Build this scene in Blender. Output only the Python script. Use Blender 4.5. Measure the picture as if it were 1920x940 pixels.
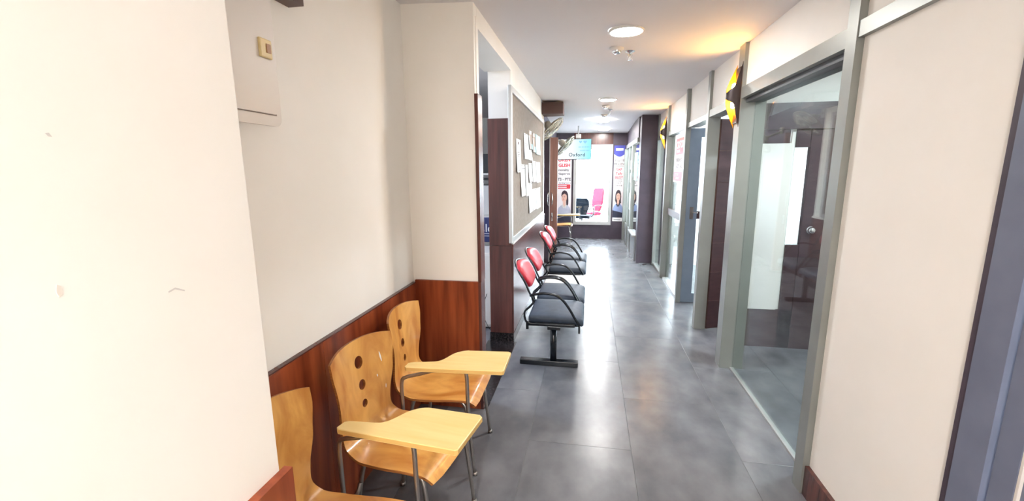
import bpy, bmesh, math, random
from mathutils import Vector, Matrix, Quaternion
from mathutils.geometry import delaunay_2d_cdt

for o in list(bpy.data.objects):
    bpy.data.objects.remove(o)
S = bpy.context.scene
C = S.collection
PI = math.pi
random.seed(4)

# ------------------------------------------------------------ camera, world, exposure
cam = bpy.data.cameras.new('camera')
cam.sensor_width = 36.0
cam.lens = 815.36 / 1920 * 36.0
cam.clip_start = 0.05
co = bpy.data.objects.new('camera', cam)
C.objects.link(co)
cols = ((0.98445032, 0.17551986, -0.00709535),
        (-0.02461639, 0.17783558, 0.98375228),
        (0.17392986, -0.96828058, 0.17939096))
m = Matrix((cols[0], cols[1], cols[2])).transposed().to_4x4()
m.translation = (0, 0, 1.6)
co.matrix_world = m
S.camera = co

S.view_settings.view_transform = 'Standard'
S.view_settings.look = 'None'
S.view_settings.gamma = 1.0
S.view_settings.use_curve_mapping = False
S.view_settings.exposure = 2.95

w = bpy.data.worlds.new('world')
S.world = w
w.use_nodes = True
bg = w.node_tree.nodes['Background']
bg.inputs[0].default_value = (0.80, 0.90, 1.0, 1)
bg.inputs[1].default_value = 4.0

S.cycles.max_bounces = 8
S.cycles.diffuse_bounces = 5
S.cycles.glossy_bounces = 4
S.cycles.transparent_max_bounces = 12
S.cycles.sample_clamp_indirect = 10.0
S.cycles.use_denoising = True

REAR_FILL = 45.0     # radiance of the added fill light behind the camera
LAMP = 39.0          # radiance of the ceiling panels
ROOM_FILL = 37.0
LEFT_FILL = 26.0
SCONCE = 95.0


# ------------------------------------------------------------ colours and materials
def lin(r, g, b):
    def f(c):
        c /= 255.0
        return c / 12.92 if c <= 0.04045 else ((c + 0.055) / 1.055) ** 2.4
    return (f(r), f(g), f(b), 1)


def mat(name, col, rough=0.5, metal=0.0, spec=0.5, coat=0.0):
    m = bpy.data.materials.new(name)
    m.use_nodes = True
    b = m.node_tree.nodes['Principled BSDF']
    b.inputs['Base Color'].default_value = col
    b.inputs['Roughness'].default_value = rough
    b.inputs['Metallic'].default_value = metal
    b.inputs['Specular IOR Level'].default_value = spec
    b.inputs['Coat Weight'].default_value = coat
    return m


def noisy(name, c1, c2, scale=(1, 1, 1), nscale=4.0, rough=0.5, detail=4.0, bump=0.0, spec=0.5, coat=0.0,
          lo=0.35, hi=0.65, rvar=0.0, perobj=0.0, metal=0.0, dist=0.0):
    m = mat(name, c1, rough, metal, spec, coat)
    nt = m.node_tree
    b = nt.nodes['Principled BSDF']
    tc = nt.nodes.new('ShaderNodeTexCoord')
    mp = nt.nodes.new('ShaderNodeMapping')
    mp.inputs['Scale'].default_value = scale
    nt.links.new(tc.outputs['Object'], mp.inputs[0])
    n = nt.nodes.new('ShaderNodeTexNoise')
    n.inputs['Scale'].default_value = nscale
    n.inputs['Detail'].default_value = detail
    n.inputs['Distortion'].default_value = dist
    if perobj:
        oi = nt.nodes.new('ShaderNodeObjectInfo')
        mu = nt.nodes.new('ShaderNodeMath')
        mu.operation = 'MULTIPLY'
        mu.inputs[1].default_value = 37.0
        nt.links.new(oi.outputs['Random'], mu.inputs[0])
        cmb = nt.nodes.new('ShaderNodeCombineXYZ')
        for k in range(3):
            nt.links.new(mu.outputs[0], cmb.inputs[k])
        nt.links.new(cmb.outputs[0], mp.inputs['Location'])
    nt.links.new(mp.outputs[0], n.inputs['Vector'])
    r = nt.nodes.new('ShaderNodeValToRGB')
    r.color_ramp.elements[0].position = lo
    r.color_ramp.elements[0].color = c1
    r.color_ramp.elements[1].position = hi
    r.color_ramp.elements[1].color = c2
    nt.links.new(n.outputs['Fac'], r.inputs[0])
    nt.links.new(r.outputs[0], b.inputs['Base Color'])
    if rvar:
        mr = nt.nodes.new('ShaderNodeMapRange')
        mr.inputs['To Min'].default_value = rough - rvar
        mr.inputs['To Max'].default_value = rough + rvar
        nt.links.new(n.outputs['Fac'], mr.inputs['Value'])
        nt.links.new(mr.outputs[0], b.inputs['Roughness'])
    if bump:
        bp = nt.nodes.new('ShaderNodeBump')
        bp.inputs['Strength'].default_value = bump
        bp.inputs['Distance'].default_value = 0.002
        nt.links.new(n.outputs['Fac'], bp.inputs['Height'])
        nt.links.new(bp.outputs[0], b.inputs['Normal'])
    return m


def emit(name, col, strength):
    m = bpy.data.materials.new(name)
    m.use_nodes = True
    nt = m.node_tree
    nt.nodes.clear()
    e = nt.nodes.new('ShaderNodeEmission')
    e.inputs[0].default_value = col
    e.inputs[1].default_value = strength
    o = nt.nodes.new('ShaderNodeOutputMaterial')
    nt.links.new(e.outputs[0], o.inputs[0])
    return m


def glass(name, tint, boost=1.0):
    m = bpy.data.materials.new(name)
    m.use_nodes = True
    nt = m.node_tree
    nt.nodes.clear()
    tr = nt.nodes.new('ShaderNodeBsdfTransparent')
    tr.inputs[0].default_value = tint
    gl = nt.nodes.new('ShaderNodeBsdfGlossy')
    gl.inputs['Roughness'].default_value = 0.0
    lw = nt.nodes.new('ShaderNodeLayerWeight')
    lw.inputs['Blend'].default_value = 0.5
    pw = nt.nodes.new('ShaderNodeMath')
    pw.operation = 'POWER'
    pw.inputs[1].default_value = 5.0
    mu = nt.nodes.new('ShaderNodeMath')
    mu.operation = 'MULTIPLY_ADD'
    mu.inputs[1].default_value = 0.9 * boost
    mu.inputs[2].default_value = 0.045 * boost
    mu.use_clamp = True
    mx = nt.nodes.new('ShaderNodeMixShader')
    o = nt.nodes.new('ShaderNodeOutputMaterial')
    nt.links.new(lw.outputs['Facing'], pw.inputs[0])
    nt.links.new(pw.outputs[0], mu.inputs[0])
    nt.links.new(mu.outputs[0], mx.inputs[0])
    nt.links.new(tr.outputs[0], mx.inputs[1])
    nt.links.new(gl.outputs[0], mx.inputs[2])
    nt.links.new(mx.outputs[0], o.inputs[0])
    return m


M_WALL = noisy('white_wall_paint', lin(240, 236, 229), lin(243, 239, 233), nscale=3, rough=0.6, spec=0.25)
M_CEIL = mat('ceiling_paint', lin(226, 222, 222), 0.75, spec=0.2)
M_WOOD = noisy('red_brown_laminate', lin(104, 40, 20), lin(168, 84, 48), scale=(9, 9, 0.7), nscale=2.2, rough=0.32, detail=6, lo=0.3, hi=0.72)
M_WOODP = noisy('plum_brown_laminate', lin(72, 42, 40), lin(104, 62, 55), scale=(12, 12, 0.8), nscale=2.0, rough=0.24, detail=6, lo=0.3, hi=0.72)
M_TANWOOD = noisy('tan_brown_laminate', lin(112, 74, 62), lin(146, 102, 88), scale=(12, 12, 0.8), nscale=2.0, rough=0.3, detail=6, lo=0.3, hi=0.72)
M_PLYWOOD = noisy('honey_plywood', lin(184, 114, 44), lin(232, 177, 97), scale=(1.0, 2.2, 1.0), nscale=4.2, rough=0.3, detail=7, lo=0.28, hi=0.66, coat=0.25, perobj=1.0, dist=0.9)
M_PLYEDGE = noisy('plywood_edge', lin(140, 84, 40), lin(178, 116, 62), scale=(1, 1, 30), nscale=6, rough=0.5)
M_TABLET = noisy('pale_beech_board', lin(232, 200, 130), lin(240, 212, 148), scale=(1, 8, 1), nscale=3, rough=0.35, perobj=1.0)
M_TABEDGE = mat('pale_beech_edge', lin(216, 176, 104), 0.45)
M_STEEL = mat('brushed_steel', lin(165, 160, 155), 0.3, 0.9)
M_CHROME = mat('chrome', lin(215, 215, 215), 0.12, 1.0)
M_ALU = noisy('grey_aluminium_frame', lin(138, 141, 137), lin(148, 151, 147), nscale=3, rough=0.38, metal=0.35)
M_ALUD = mat('dark_grey_aluminium', lin(82, 84, 88), 0.4, 0.35)
M_DOORGREY = noisy('slate_grey_door', lin(112, 126, 142), lin(120, 134, 150), nscale=6, rough=0.4)
M_BLUEGREY = noisy('blue_grey_paint', lin(104, 110, 130), lin(112, 118, 138), nscale=8, rough=0.45)
M_SILVER = mat('silver_frame', lin(188, 188, 186), 0.35, 0.6)
M_PURPLE = noisy('plum_wall_paint', lin(66, 56, 68), lin(76, 65, 76), nscale=6, rough=0.5)
M_DOORBR = noisy('dark_brown_door', lin(58, 37, 39), lin(68, 45, 46), scale=(3, 3, 14), nscale=2, rough=0.35)
M_GROOVE = mat('door_groove', lin(84, 58, 50), 0.5)
M_TILE = noisy('grey_cement_tile', lin(88, 89, 94), lin(122, 122, 126), scale=(1.0, 0.7, 1), nscale=5.5, rough=0.26, detail=9, lo=0.28, hi=0.75, perobj=1.0)
M_GROUT = mat('grout', lin(128, 128, 128), 0.7)
M_GRANITE = noisy('black_granite', lin(22, 20, 22), lin(64, 56, 56), nscale=55, rough=0.2, lo=0.45, hi=0.7)
M_GLASS = glass('clear_glass', (0.90, 0.955, 0.945, 1), 1.25)
M_WINGLASS = glass('window_glass', (0.97, 0.985, 0.99, 1), 1.0)
M_RED = mat('red_vinyl', lin(176, 20, 42), 0.42)
M_SEAT = noisy('charcoal_vinyl', lin(38, 50, 66), lin(48, 60, 76), nscale=20, rough=0.55)
M_BLACK = mat('black_tube', lin(20, 26, 34), 0.22, 0.2)
M_BLACKMATT = mat('black_plastic', lin(24, 24, 27), 0.5)
M_BOARD = noisy('taupe_felt', lin(136, 126, 118), lin(146, 136, 128), nscale=30, rough=0.9, spec=0.1)
M_PAPER = mat('white_paper', lin(236, 236, 236), 0.7)
M_SMUDGE = mat('wall_smudge', lin(226, 218, 208), 0.7)
M_PAPERG = mat('grey_paper', lin(206, 202, 198), 0.7)
M_CYAN = mat('pale_blue_paper', lin(176, 218, 226), 0.7)
M_BROWNP = mat('tan_print', lin(170, 150, 136), 0.7)
M_INK = mat('grey_ink', lin(110, 106, 108), 0.7)
M_BOXW = mat('white_enamel', lin(218, 212, 206), 0.35)
M_CAB = mat('cabinet_enamel', lin(222, 216, 210), 0.4)
M_GAPSHADE = mat('grey_gap_shade', lin(150, 138, 132), 0.6)
M_CREAM = mat('cream_plastic', lin(222, 200, 146), 0.4)
M_LATCH = mat('amber_latch', lin(150, 96, 40), 0.4)
M_SIGNRED = mat('sign_red', lin(206, 52, 66), 0.5)
M_SIGNBLUE = mat('sign_blue', lin(66, 70, 160), 0.5)
M_SIGNPINK = mat('poster_white', lin(232, 222, 224), 0.5)
M_SKIN = mat('print_skin', lin(216, 172, 154), 0.6)
M_LIPS = mat('print_lips', lin(176, 92, 92), 0.6)
M_HAIR = mat('print_hair', lin(62, 48, 58), 0.6)
M_SHIRT = mat('print_blue_shirt', lin(142, 156, 196), 0.6)
M_SHIRT2 = mat('print_grey_shirt', lin(180, 180, 196), 0.6)
M_DARKP = mat('print_dark', lin(44, 46, 66), 0.6)
M_SCREEN = emit('screen_glow', lin(226, 246, 250), 0.17)
_nt = M_SCREEN.node_tree
_tc = _nt.nodes.new('ShaderNodeTexCoord')
_sp = _nt.nodes.new('ShaderNodeSeparateXYZ')
_ra = _nt.nodes.new('ShaderNodeValToRGB')
_ra.color_ramp.elements[0].position = 0.35
_ra.color_ramp.elements[0].color = lin(240, 246, 250)
_ra.color_ramp.elements[1].position = 0.95
_ra.color_ramp.elements[1].color = lin(150, 226, 242)
_nt.links.new(_tc.outputs['Generated'], _sp.inputs[0])
_nt.links.new(_sp.outputs['X'], _ra.inputs[0])
_nt.links.new(_ra.outputs[0], _nt.nodes['Emission'].inputs[0])
M_SCREENH = emit('screen_heart', lin(150, 205, 242), 0.155)
M_SCREENT = mat('screen_text', lin(40, 54, 66), 0.5)
M_LAMP = emit('lamp_diffuser', (1.0, 0.975, 0.94, 1), LAMP)
M_ROOMFILL = emit('room_fill_diffuser', (0.86, 0.93, 1.0, 1), ROOM_FILL)
M_REARFILL = emit('rear_fill_diffuser', (1.0, 0.975, 0.94, 1), REAR_FILL)
M_LEFTFILL = emit('blue_fill_diffuser', (0.62, 0.76, 1.0, 1), LEFT_FILL)
M_BULB = emit('warm_bulb', (1.0, 0.55, 0.14, 1), SCONCE)
M_GOLD = mat('gold_leaf_inside', lin(255, 176, 50), 0.35, 0.7)
M_BRONZE = mat('dark_bronze', lin(52, 42, 42), 0.4, 0.5)
M_FANW = mat('ivory_enamel', lin(196, 190, 174), 0.35)
M_FANM = mat('fan_metal', lin(170, 165, 150), 0.25, 0.8)
M_NAVY = mat('navy_box', lin(40, 48, 100), 0.5)
M_OFFRED = mat('red_mesh', lin(150, 18, 44), 0.7, spec=0.1)
M_OFFBLK = mat('black_mesh', lin(24, 32, 40), 0.7, spec=0.1)
M_CONC = mat('balcony_floor', lin(160, 164, 166), 0.6)
M_BROWNSH = mat('brown_shelf_wood', lin(80, 52, 44), 0.4)


# ------------------------------------------------------------ mesh helpers
def nb():
    return bmesh.new()


def box(bm, x0, x1, y0, y1, z0, z1, mi=0, bev=0.0):
    vs = [bm.verts.new(p) for p in ((x0, y0, z0), (x1, y0, z0), (x1, y1, z0), (x0, y1, z0), (x0, y0, z1), (x1, y0, z1), (x1, y1, z1), (x0, y1, z1))]
    fs = []
    for q in ((3, 2, 1, 0), (4, 5, 6, 7), (0, 1, 5, 4), (1, 2, 6, 5), (2, 3, 7, 6), (3, 0, 4, 7)):
        f = bm.faces.new([vs[i] for i in q])
        f.material_index = mi
        fs.append(f)
    if bev:
        es = list({e for f in fs for e in f.edges})
        bmesh.ops.bevel(bm, geom=es, offset=bev, segments=2, profile=0.5, affect='EDGES', clamp_overlap=True)
    return vs


def smooth_path(pts, n=6, closed=False):
    P = [Vector(p) for p in pts]
    out = []
    N = len(P)
    for i in range(N if closed else N - 1):
        if closed:
            a, b, c, d = P[i - 1], P[i], P[(i + 1) % N], P[(i + 2) % N]
        else:
            a, b, c, d = P[max(i - 1, 0)], P[i], P[i + 1], P[min(i + 2, N - 1)]
        for k in range(n):
            t = k / n
            out.append(0.5 * ((2 * b) + (c - a) * t + (2 * a - 5 * b + 4 * c - d) * t * t + (3 * b - a - 3 * c + d) * t ** 3))
    if not closed:
        out.append(P[-1])
    return out


def tube(bm, pts, r, n=8, closed=False, caps=True, mi=0):
    P = [Vector(p) for p in pts]
    N = len(P)
    rings = []
    up = None
    for i in range(N):
        if closed:
            d = (P[(i + 1) % N] - P[i - 1]).normalized()
        else:
            d = (P[min(i + 1, N - 1)] - P[max(i - 1, 0)]).normalized()
        if up is None:
            up = d.orthogonal().normalized()
        else:
            up = up - d * up.dot(d)
            up = up.normalized() if up.length > 1e-6 else d.orthogonal().normalized()
        s = d.cross(up)
        rr = r[i] if isinstance(r, (list, tuple)) else r
        rings.append([bm.verts.new(P[i] + (up * math.cos(2 * PI * k / n) + s * math.sin(2 * PI * k / n)) * rr) for k in range(n)])
    for i in range(N if closed else N - 1):
        a, b = rings[i], rings[(i + 1) % N]
        for k in range(n):
            f = bm.faces.new((a[k], a[(k + 1) % n], b[(k + 1) % n], b[k]))
            f.smooth = True
            f.material_index = mi
    if caps and not closed:
        f = bm.faces.new(rings[0][::-1]); f.material_index = mi
        f = bm.faces.new(rings[-1]); f.material_index = mi


def lathe(bm, prof, n=24, org=(0, 0, 0), axis=(0, 0, 1), mi=0, smooth=True):
    q = Vector((0, 0, 1)).rotation_difference(Vector(axis))
    rings = []
    for r, z in prof:
        if r < 1e-6:
            rings.append([bm.verts.new(Vector(org) + q @ Vector((0, 0, z)))])
        else:
            rings.append([bm.verts.new(Vector(org) + q @ Vector((r * math.cos(2 * PI * k / n), r * math.sin(2 * PI * k / n), z))) for k in range(n)])
    for a, b in zip(rings, rings[1:]):
        for k in range(n):
            k2 = (k + 1) % n
            if len(a) == 1 and len(b) == 1:
                continue
            if len(a) == 1:
                f = bm.faces.new((a[0], b[k2], b[k]))
            elif len(b) == 1:
                f = bm.faces.new((a[k], a[k2], b[0]))
            else:
                f = bm.faces.new((a[k], a[k2], b[k2], b[k]))
            f.smooth = smooth
            f.material_index = mi


def prism(bm, pts, fn, t0, t1, mi=0, mside=None):
    """extrude a 2D outline; fn(u, v, t) -> 3D"""
    a = [bm.verts.new(fn(u, v, t0)) for u, v in pts]
    b = [bm.verts.new(fn(u, v, t1)) for u, v in pts]
    f = bm.faces.new(a[::-1]); f.material_index = mi
    f = bm.faces.new(b); f.material_index = mi
    n = len(pts)
    for i in range(n):
        f = bm.faces.new((a[i], a[(i + 1) % n], b[(i + 1) % n], b[i]))
        f.material_index = mi if mside is None else mside


def obj(name, bm, mats, parent=None, loc=(0, 0, 0), rot=(0, 0, 0), norm=True):
    if norm:
        bmesh.ops.recalc_face_normals(bm, faces=bm.faces[:])
    me = bpy.data.meshes.new(name)
    bm.to_mesh(me)
    bm.free()
    for mm in (mats if isinstance(mats, (list, tuple)) else [mats]):
        me.materials.append(mm)
    o = bpy.data.objects.new(name, me)
    C.objects.link(o)
    if parent is not None:
        o.parent = parent
    o.location = loc
    o.rotation_euler = rot
    return o


def bobj(name, b, mats, parent=None, bev=0.0):
    """one box, origin at its base centre"""
    x0, x1, y0, y1, z0, z1 = b
    cx, cy = (x0 + x1) / 2, (y0 + y1) / 2
    bm = nb()
    box(bm, x0 - cx, x1 - cx, y0 - cy, y1 - cy, 0, z1 - z0, bev=bev)
    off = parent_loc(parent)
    return obj(name, bm, mats, parent, (cx - off[0], cy - off[1], z0 - off[2]))


def parent_loc(p):
    v = Vector((0, 0, 0))
    while p is not None:
        v += p.location
        p = p.parent
    return v


def thing(name, label, cat, loc=(0, 0, 0), rotz=0.0, group=None):
    o = bpy.data.objects.new(name, None)
    o.empty_display_size = 0.1
    C.objects.link(o)
    o.location = loc
    o.rotation_euler = (0, 0, rotz)
    return tag(o, label, cat, group)


def tag(o, label, cat, group=None):
    o['label'] = label
    o['category'] = cat
    if group:
        o['group'] = group
    return o


def struct(o, label, cat=None):
    o['kind'] = 'structure'
    o['label'] = label
    if cat:
        o['category'] = cat
    return o


def sempty(name, label, loc=(0, 0, 0), cat=None):
    o = bpy.data.objects.new(name, None)
    o.empty_display_size = 0.1
    C.objects.link(o)
    o.location = loc
    return struct(o, label, cat)


def copy_tree(o, parent=None):
    c = o.copy()
    C.objects.link(c)
    if parent is not None:
        c.parent = parent
    for ch in list(o.children):
        copy_tree(ch, c)
    return c


def text(name, body, size, mats, parent, loc, rot, align='LEFT', depth=0.0006, sx=1.0, track=1.0, bold=0.0):
    cu = bpy.data.curves.new(name, 'FONT')
    cu.body = body
    cu.size = size
    cu.extrude = depth
    cu.align_x = align
    cu.space_character = track
    cu.offset = bold
    cu.materials.append(mats)
    o = bpy.data.objects.new(name, cu)
    C.objects.link(o)
    o.parent = parent
    o.location = loc
    o.rotation_euler = rot
    o.scale = (sx, 1, 1)
    return o


ROT_PX = (PI / 2, 0, PI / 2)       # reads from +X
ROT_NX = (PI / 2, 0, -PI / 2)      # reads from -X
ROT_NY = (PI / 2, 0, 0)            # reads from -Y

# ============================================================ STRUCTURE
XL = -0.70      # left corridor face
XA = -1.15      # alcove wall
XR = 1.08       # right corridor face
YF = 10.5       # far wall

# floor and its tiles
bm = nb()
box(bm, -3.2, 4.0, -2.6, 10.6, -0.06, -0.003)
floor = struct(obj('floor', bm, M_GROUT), 'corridor floor of large grey cement tiles')
bm = nb()
box(bm, -0.2993, 0.2993, -0.5993, 0.5993, 0, 0.012, bev=0.0012)
tile0 = None
for i in range(-4, 7):
    for j in range(-3, 10):
        cx = -0.03 + 0.6 * i
        cy = 2.96 + 1.2 * (j - 2) - (0.6 if i % 2 else 0.0)
        if cx > 2.0 and not (1.5 < cy < 9): continue
        if cx < -1.3 and not (2.4 < cy < 8): continue
        if cy > 10.9: continue
        if tile0 is None:
            tile0 = obj('tile', bm, M_TILE, floor, (cx, cy, -0.012))
        else:
            t = tile0.copy()
            C.objects.link(t)
            t.location = (cx, cy, -0.012)

# ceiling: a slab whose underside follows the photographed ceiling lines
def zc(x, y):
    a = 2.545 - 0.04 * x
    b = 2.45 - 0.02 * x
    t = max(0.0, min(1.0, (y - 6.5) / 4.0))
    return a + (b - a) * t
bm = nb()
ys = (-2.6, 6.5, 10.6)
g = [[(bm.verts.new((x, y, zc(x, y))), bm.verts.new((x, y, 2.75))) for x in (-3.2, 4.0)] for y in ys]
for j in range(2):
    bm.faces.new((g[j][0][0], g[j + 1][0][0], g[j + 1][1][0], g[j][1][0]))
    bm.faces.new((g[j][0][1], g[j][1][1], g[j + 1][1][1], g[j + 1][0][1]))
    for s in (0, 1):
        bm.faces.new((g[j][s][0], g[j][s][1], g[j + 1][s][1], g[j + 1][s][0]))
for j in (0, 2):
    bm.faces.new((g[j][0][0], g[j][1][0], g[j][1][1], g[j][0][1]))
ceiling = struct(obj('ceiling', bm, M_CEIL), 'plain white corridor ceiling')

ZT = 2.62
def sbox(name, b, m, label, bev=0.0):
    return struct(bobj(name, b, m, None, bev), label)

# left side: near wall block, alcove, column, opening, noticeboard wall
wl = sbox('wall_left', (-1.6, XL, -2.6, 0.80, 0, ZT), M_WALL, 'cream white wall filling the left edge of the photo', 0.004)
for pts_, m_ in zip([[(0.468, 1.653), (0.472, 1.654), (0.475, 1.649), (0.471, 1.649)], [(0.448, 1.455), (0.453, 1.452), (0.453, 1.44), (0.448, 1.437), (0.446, 1.445)], [(0.599, 1.404), (0.612, 1.407), (0.629, 1.398), (0.628, 1.396), (0.611, 1.404), (0.599, 1.401)]], (M_PAPERG, M_SMUDGE, M_PAPERG)):
    bm = nb()
    prism(bm, pts_, lambda u, v, q: (q, u, v), XL - 0.001, XL + 0.0006)
    off_ = wl.location
    obj('scuff', bm, m_, wl, (-off_.x, -off_.y, -off_.z))
sbox('wall_alcove', (-1.6, XA, 0.80, 2.67, 0, ZT), M_WALL, 'recessed white wall behind the wooden tablet chairs')
sbox('wall_column', (-1.6, XL, 2.67, 2.75, 0, ZT), M_WALL, 'white column at the far end of the chair alcove', 0.003)
sbox('wall_header', (-0.93, XL, 2.75, 3.88, 2.45, ZT), M_WALL, 'white lintel over the left opening')
nbw = sbox('wall_noticeboard', (-0.90, XL, 3.88, 6.62, 0, ZT), M_WALL, 'wall carrying the notice board')

# wood dado of the left wall and alcove
t1 = sempty('trim_1', 'red brown wood dado with ledge on the near left wall')
bobj('panel', (XL, XL + 0.022, -2.6, 0.815, 0, 0.915), M_WOOD, t1)
t2 = sempty('trim_2', 'red brown wood dado behind the tablet chairs')
for a, b in ((0.80, 1.62), (1.622, 2.65)):
    bobj('panel', (XA, XA + 0.018, a, b, 0, 0.875), M_WOOD, t2)
bobj('cap', (XA, XA + 0.022, 0.80, 2.65, 0.875, 0.881), M_WOODP, t2)
t3 = sempty('trim_3', 'wood cladding around the white column')
bobj('panel', (XA + 0.018, XL, 2.650, 2.669, 0, 0.895), M_WOOD, t3)
bobj('panel', (XL, XL + 0.019, 2.650, 2.752, 0, 0.895), M_WOODP, t3)
p = bobj('jamb_plank', (XL, XL + 0.022, 2.650, 2.752, 0.897, 2.06), M_WOODP, t3)
p['label'] = 'tall plum brown plank'
t4 = sempty('trim_4', 'white moulded frame around the left opening')
bobj('jamb', (XL, XL + 0.006, 2.70, 2.75, 2.06, 2.45), M_WALL, t4)
bobj('head', (XL, XL + 0.006, 2.70, 3.88, 2.45, 2.505), M_WALL, t4)

# end face and corridor face of the notice board wall
t5 = sempty('trim_5', 'plum brown wood boards on the end of the notice board wall')
bobj('panel', (-0.905, XL + 0.004, 3.862, 3.88, 0, 0.925), M_WOODP, t5)
bobj('panel', (-0.905, XL + 0.001, 3.862, 3.88, 0.928, 2.055), M_WOODP, t5)
t6 = sempty('trim_6', 'plum brown wood dado below the notice board')
for a, b in ((3.88, 5.08), (5.082, 6.62)):
    bobj('panel', (XL, XL + 0.016, a, b, 0.085, 0.94), M_WOODP, t6)
bobj('ledge', (XL, XL + 0.02, 3.875, 6.62, 0.94, 0.965), M_BOXW, t6)
struct(bobj('baseboard_left', (XL - 0.21, XL + 0.02, 3.855, 6.62, 0, 0.085), M_GRANITE), 'black stone skirting under the notice board wall')
struct(bobj('trim_7', (-0.93, -0.655, 2.66, 3.85, 0.0, 0.004), M_GRANITE), 'black speckled granite threshold strip in the left opening')

# room behind the left opening
sbox('wall_left_back', (-3.1, -3.0, 2.4, 8.2, 0, ZT), M_WALL, 'white wall deep inside the left room')
sbox('wall_left_side', (-3.1, -0.95, 8.2, 8.3, 0, ZT), M_WALL, 'white end wall of the left room')
sbox('wall_left_front', (-3.1, -1.6, 2.3, 2.4, 0, ZT), M_WALL, 'white front wall of the left room')

# corridor beyond the notice board: dark return, brown door
sbox('wall_left_far', (-0.95, -0.80, 6.62, 7.55, 0, ZT), M_PURPLE, 'plum wall beyond the notice board')
sbox('wall_left_return', (-0.95, -0.665, 7.56, 8.0, 0, 2.16), M_PURPLE, 'plum painted return beside the brown door')
sbox('wall_left_end', (-0.95, -0.80, 7.55, YF, 0, ZT), M_PURPLE, 'plum wall at the far left')

# far wall with window
fw = sempty('wall_far', 'plum far wall around the bright window')
for b in ((-0.95, -0.40, YF, YF + 0.15, 0, ZT), (0.49, 2.2, YF, YF + 0.15, 0, ZT), (-0.40, 0.49, YF, YF + 0.15, 2.19, ZT), (-0.40, 0.49, YF, YF + 0.15, 0, 0.33)):
    bobj('wall_section', b, M_PURPLE, fw)
hd = bobj('lamplit_panel', (-0.40, 0.49, YF - 0.012, YF, 2.20, 2.46), M_WOODP, fw)  # lamp light on the plum wall, painted as a warmer brown panel
hd['label'] = 'reddish brown panel over the window'
wn = sempty('window_5', 'bright white window at the end of the corridor')
bobj('frame_side', (-0.40, -0.33, YF - 0.03, YF + 0.1, 0.33, 2.19), M_SILVER, wn)
bobj('frame_side', (0.415, 0.49, YF - 0.03, YF + 0.1, 0.33, 2.19), M_SILVER, wn)
bobj('frame_top', (-0.33, 0.415, YF - 0.03, YF + 0.1, 2.09, 2.19), M_SILVER, wn)
bobj('frame_bottom', (-0.33, 0.415, YF - 0.03, YF + 0.1, 0.33, 0.41), M_SILVER, wn)
bobj('pane', (-0.33, 0.415, YF + 0.04, YF + 0.046, 0.41, 2.09), M_WINGLASS, wn)

# right side: white wall with grey rail and brown skirting
sbox('wall_right', (XR + 0.02, XR + 0.17, 1.395, 2.15, 0, ZT), M_WALL, 'cream white wall panel right of the glass door')
struct(bobj('trim_8', (XR - 0.005, XR + 0.02, 1.395, 2.15, 2.135, 2.20), M_ALU), 'grey rail across the right wall panel')
struct(bobj('baseboard_right', (XR, XR + 0.02, 1.395, 2.15, 0, 0.155), M_WOODP), 'brown skirting along the right wall panel')
sbox('wall_right_near', (XR + 0.02, XR + 0.17, -2.6, 0.36, 0, ZT), M_WALL, 'white wall beside the camera on the right')
sbox('wall_back', (-1.6, 1.3, -2.7, -2.6, 0, ZT), M_WALL, 'white wall behind the camera')
sbox('wall_right_over_door', (XR + 0.02, XR + 0.17, 0.36, 1.395, 2.2, ZT), M_WALL, 'white wall over the near right door')

d1 = sempty('door_1', 'blue grey door and frame at the right edge')
bobj('door_frame', (XR + 0.002, XR + 0.17, 1.364, 1.393, 0, 2.2), M_PURPLE, d1)
bobj('door_frame', (XR - 0.006, XR + 0.17, 1.268, 1.364, 0, 2.2), M_BLUEGREY, d1)
bobj('door_frame', (XR + 0.0, XR + 0.17, 0.36, 0.44, 0, 2.2), M_BLUEGREY, d1)
bobj('door_frame', (XR + 0.0, XR + 0.17, 0.44, 1.268, 2.12, 2.2), M_BLUEGREY, d1)
bobj('stile', (XR + 0.002, XR + 0.05, 1.190, 1.254, 0.01, 2.11), M_BLUEGREY, d1)
bobj('bead', (XR + 0.004, XR + 0.02, 1.182, 1.189, 0.01, 2.11), M_BOXW, d1)
bobj('leaf', (XR + 0.012, XR + 0.045, 0.445, 1.190, 0.01, 2.11), M_BLUEGREY, d1)
bobj('dark_gap_strip', (XR + 0.10, XR + 0.12, 1.254, 1.268, 0.01, 2.12), M_BLACKMATT, d1)  # black strip paints the shade in the gap beside the leaf

# post 0, glazing 1, post 1
w1 = sempty('window_1', 'large glass panel in grey frame nearest on the right')
bobj('post', (XR - 0.01, XR + 0.17, 2.152, 2.232, 0, ZT - 0.06), M_ALU, w1)
bobj('jamb', (XR + 0.02, XR + 0.17, 2.232, 2.292, 0, 2.115), M_ALUD, w1)
bobj('post', (XR - 0.005, XR + 0.095, 3.585, 3.71, 0, ZT - 0.06), M_ALU, w1)
bobj('jamb', (XR + 0.098, XR + 0.17, 3.588, 3.70, 0, 2.115), M_ALU, w1)
bobj('head', (XR - 0.005, XR + 0.17, 2.232, 3.585, 2.115, 2.195), M_ALU, w1)
bobj('head_channel', (XR + 0.03, XR + 0.15, 2.292, 3.585, 2.085, 2.115), M_ALUD, w1)
bobj('sill', (XR + 0.075, XR + 0.105, 2.292, 3.585, 0, 0.012), M_SILVER, w1)
bobj('pane', (XR + 0.087, XR + 0.095, 2.292, 3.588, 0.012, 2.085), M_GLASS, w1)
sbox('wall_right_upper', (XR + 0.02, XR + 0.15, 2.232, 3.585, 2.195, ZT), M_WALL, 'white wall over the nearest glass panel')

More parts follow.
